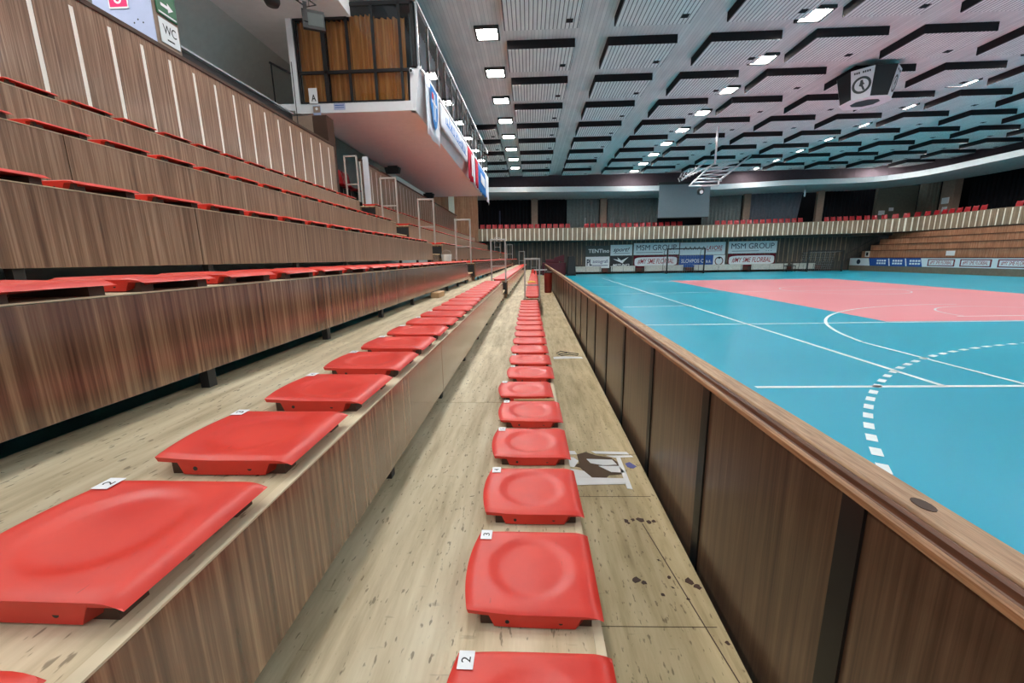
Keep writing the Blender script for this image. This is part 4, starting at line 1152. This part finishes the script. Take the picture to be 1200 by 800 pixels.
# banners hanging down the court side of the press box
def side_x(y): return -2.692 + 0.26*(y-P0)/(P1-P0)
def hang(y0, y1, ztop, zbot, mat, label, wav=0.03, slant=0.0, name='banner'):
    t = thing(name, label, 'banner', (side_x((y0+y1)/2), (y0+y1)/2, ztop))
    m = MB(); w_ = y1-y0; N = max(6,int(w_/0.12)); K = 6
    for i in range(N+1):
        f = i/N; yy = -w_/2+w_*f
        for q in range(K+1):
            g = q/K; h = (ztop-zbot) + slant*(f-0.5)
            m.v.append((wav*math.sin(f*w_*7)*g + 0.017*yy, yy, -h*g))
    for i in range(N):
        for q in range(K): a=i*(K+1)+q; m.f.append((a,a+1,a+K+2,a+K+1))
    o = m.build('cloth',mat,t,smooth=True); o.modifiers.new('solid','SOLIDIFY').thickness=0.006
    return t
RS = (PI/2,0,PI/2)
t = hang(11.75,13.3,4.80,3.30,'fabric_white','white flag with a blue coat of arms at the near end of the press box',0.02)
MB().poly([(0.035,-.42,-.12),(0.035,.42,-.12),(0.035,.45,-.7),(0.035,.25,-1.05),(0.035,0,-1.2),(0.035,-.25,-1.05),(0.035,-.45,-.7)],0.004,0).build('shield','fabric_blue',t)
m = MB().box(.04,.044,-.12,-.04,-.95,-.25).box(.04,.044,.04,.12,-.95,-.25).box(.04,.044,-.3,.3,-.55,-.48); m.build('cross','fabric_white',t); MB().box(.045,.047,-.3,-.1,-.45,-.3).build('red_mark','fabric_red',t)
t = hang(13.45,18.4,4.66,3.95,'fabric_white','long white banner with blue writing along the press box',0.015)
m = MB(); rr = random.Random(3)
for q in range(22):
    yy = -2.1+0.19*q; h = rr.uniform(.12,.34); m.bar((.05,yy,-.5),(.05,yy+rr.uniform(-.05,.1),-.5+h),.035,.006,(1,0,0))
    if q%3: m.bar((.05,yy,-.5+h*rr.random()),(.05,yy+.14,-.5+h*rr.random()),.03,.006,(1,0,0))
m.box(.048,.054,-2.15,2.1,-.51,-.49); m.build('lettering','fabric_blue',t)
t = hang(18.6,19.9,4.72,3.40,'fabric_red','red and white scarf hanging from the press box',0.05)
MB().box(0.055,0.06,-.1,.25,-1.1,-.2).build('white_stripe','fabric_white',t)
t = hang(20.0,20.5,4.70,3.40,'fabric_white','narrow white flag beside the red scarf on the press box',0.05)
t = hang(20.7,21.6,4.70,3.45,'fabric_red','dark red flag in the middle of the press box banners',0.05)
t = hang(21.7,24.6,4.66,3.42,'fabric_blue','light blue banner toward the far end of the press box',0.03)
MB().box(0.045,0.05,-1.0,1.0,-.8,-.35).build('white_panel','fabric_white',t)
t = hang(24.8,26.2,4.70,3.35,'fabric_white','white flag at the far end of the press box',0.05,0.3)
# things under and near the press box
for i,(x,y,z) in enumerate(((-5.55,17.6,3.46),(-5.75,24.6,3.46))):
    t = thing('loudspeaker','%s black loudspeaker hanging under the press box' % ('nearer' if i==0 else 'farther'),'speaker',(x,y,z-0.1))
    MB().hexa([(-.25,-.12,0.08),(.25,-.12,0.08),(.25,.12,.12),(-.25,.12,.12)],[(-.3,-.15,.34),(.3,-.15,.34),(.3,.15,.34),(-.3,.15,.34)]).build('cabinet','ink_black',t); MB().box(-.2,.2,-.02,.02,.34,.41).build('bracket','black_steel',t)
t = thing('spotlight','black spotlight hanging from the white concourse ceiling','spotlight',(-4.45,8.0,4.55))
MB().lathe([(.10,-.16),(.13,-.10),(.13,.10),(.08,.16)],18).build('body','ink_black',t,smooth=True); MB().box(-.3,.1,-.05,.05,.05,.22).build('yoke','ink_black',t); MB().tube([(0,0,.1),(0,0,1.6)],.02).build('stem','black_steel',t)
t = thing('monitor','small black monitor hanging in front of the press box','monitor',(-3.78,8.1,4.18),math.radians(25))
MB().box(-.19,.17,-.04,.04,-.15,.15).build('case','ink_black',t,bevel=0.005); MB().box(-.10,.15,-.044,-.04,-.10,.10).build('screen','sign_dark',t); MB().box(-.16,-.10,-.06,.06,-.05,.25).build('bracket','ink_black',t)
t = thing('lighting_rail','thin black truss running back above the monitor','rail',(0,0,0))
MB().tube([(-3.9,8.1,4.4),(-4.3,7.0,4.45)],.012).build('rail','ink_black',t); MB().tube([(-3.72,8.1,4.42),(-4.12,7.0,4.47)],.012).build('rail','ink_black',t)
MB().tube([(-3.85,8.1,4.4),(-3.85,8.1,5.3)],.008).build('hanger','dark_steel',t)
m = MB()
for i in range(7):
    f=i/6; m.tube([(-3.9-.4*f,8.1-1.1*f,4.4+.05*f),(-3.72-.4*f,8.1-1.1*f,4.42+.05*f)],.008)
m.build('rung','ink_black',t)

# ------------------------------------------------------------------ waste bin, table and barrier at the far end of the walkway
t = thing('waste_bin','red-brown waste bin standing by the parapet on the walkway','bin',(0.775,16.95,-1.42))
MB().lathe([(.13,0),(.15,.02),(.165,.8),(.17,.82),(.155,.82),(.14,.1)],24).build('body','bin_red',t,smooth=True); MB().lathe([(.172,.80),(.178,.83),(.165,.85)],24).build('rim','dark_steel',t,smooth=True)
t = thing('table','small table with a white top at the far end of the walkway','table',(0.28,24.0,-1.42))
MB().box(0,.75,0,.5,.70,.74).build('tabletop','white_paint',t)
for a in (0.02,.70):
    for b_ in (0.02,.45): MB().box(a,a+.03,b_,b_+.03,0,.70).build('leg','dark_steel',t)

for i, y in enumerate((-1.5, 1.5, 4.5)):  # lamps added out of view to brighten the concourse wall and ceiling
    t = thing('ceiling_lamp','added unseen fill lamp in the white concourse ceiling, %s one behind the column' % ordn(i),'lamp',(-6.2,y,5.95),0,'added fill lamps in the concourse ceiling')
    h = MB()
    for a, b, c_, d in ((-.40,.40,-.40,-.33),(-.40,.40,.33,.40),(-.40,-.33,-.33,.33),(.33,.40,-.33,.33)): h.box(a, b, c_, d, -0.09, 0)
    h.build('housing', 'dark_steel', t); MB().box(-.33,.33,-.30,.30,-0.06,-0.02).build('diffuser', 'lamp_glow', t)

tag(MB().box(-1.42,-1.30,5.85,6.25,-0.548,-0.47).build('wood_block','bare_wood',bevel=0.004),'pale wooden block lying under the third tier panel','block')
t = thing('bucket','small white bucket standing in the first aisle on the third tier','bucket',(-1.95,9.8,-0.10))
MB().lathe([(.09,0),(.11,.01),(.125,.2),(.13,.21),(.115,.21),(.10,.03)],20).build('body','white_paint',t,smooth=True)
MB().tube([(-.125,0,.2),(-.09,.0,.28),(0,0,.31),(.09,0,.28),(.125,0,.2)],.004).build('handle','grey_steel',t,smooth=True)
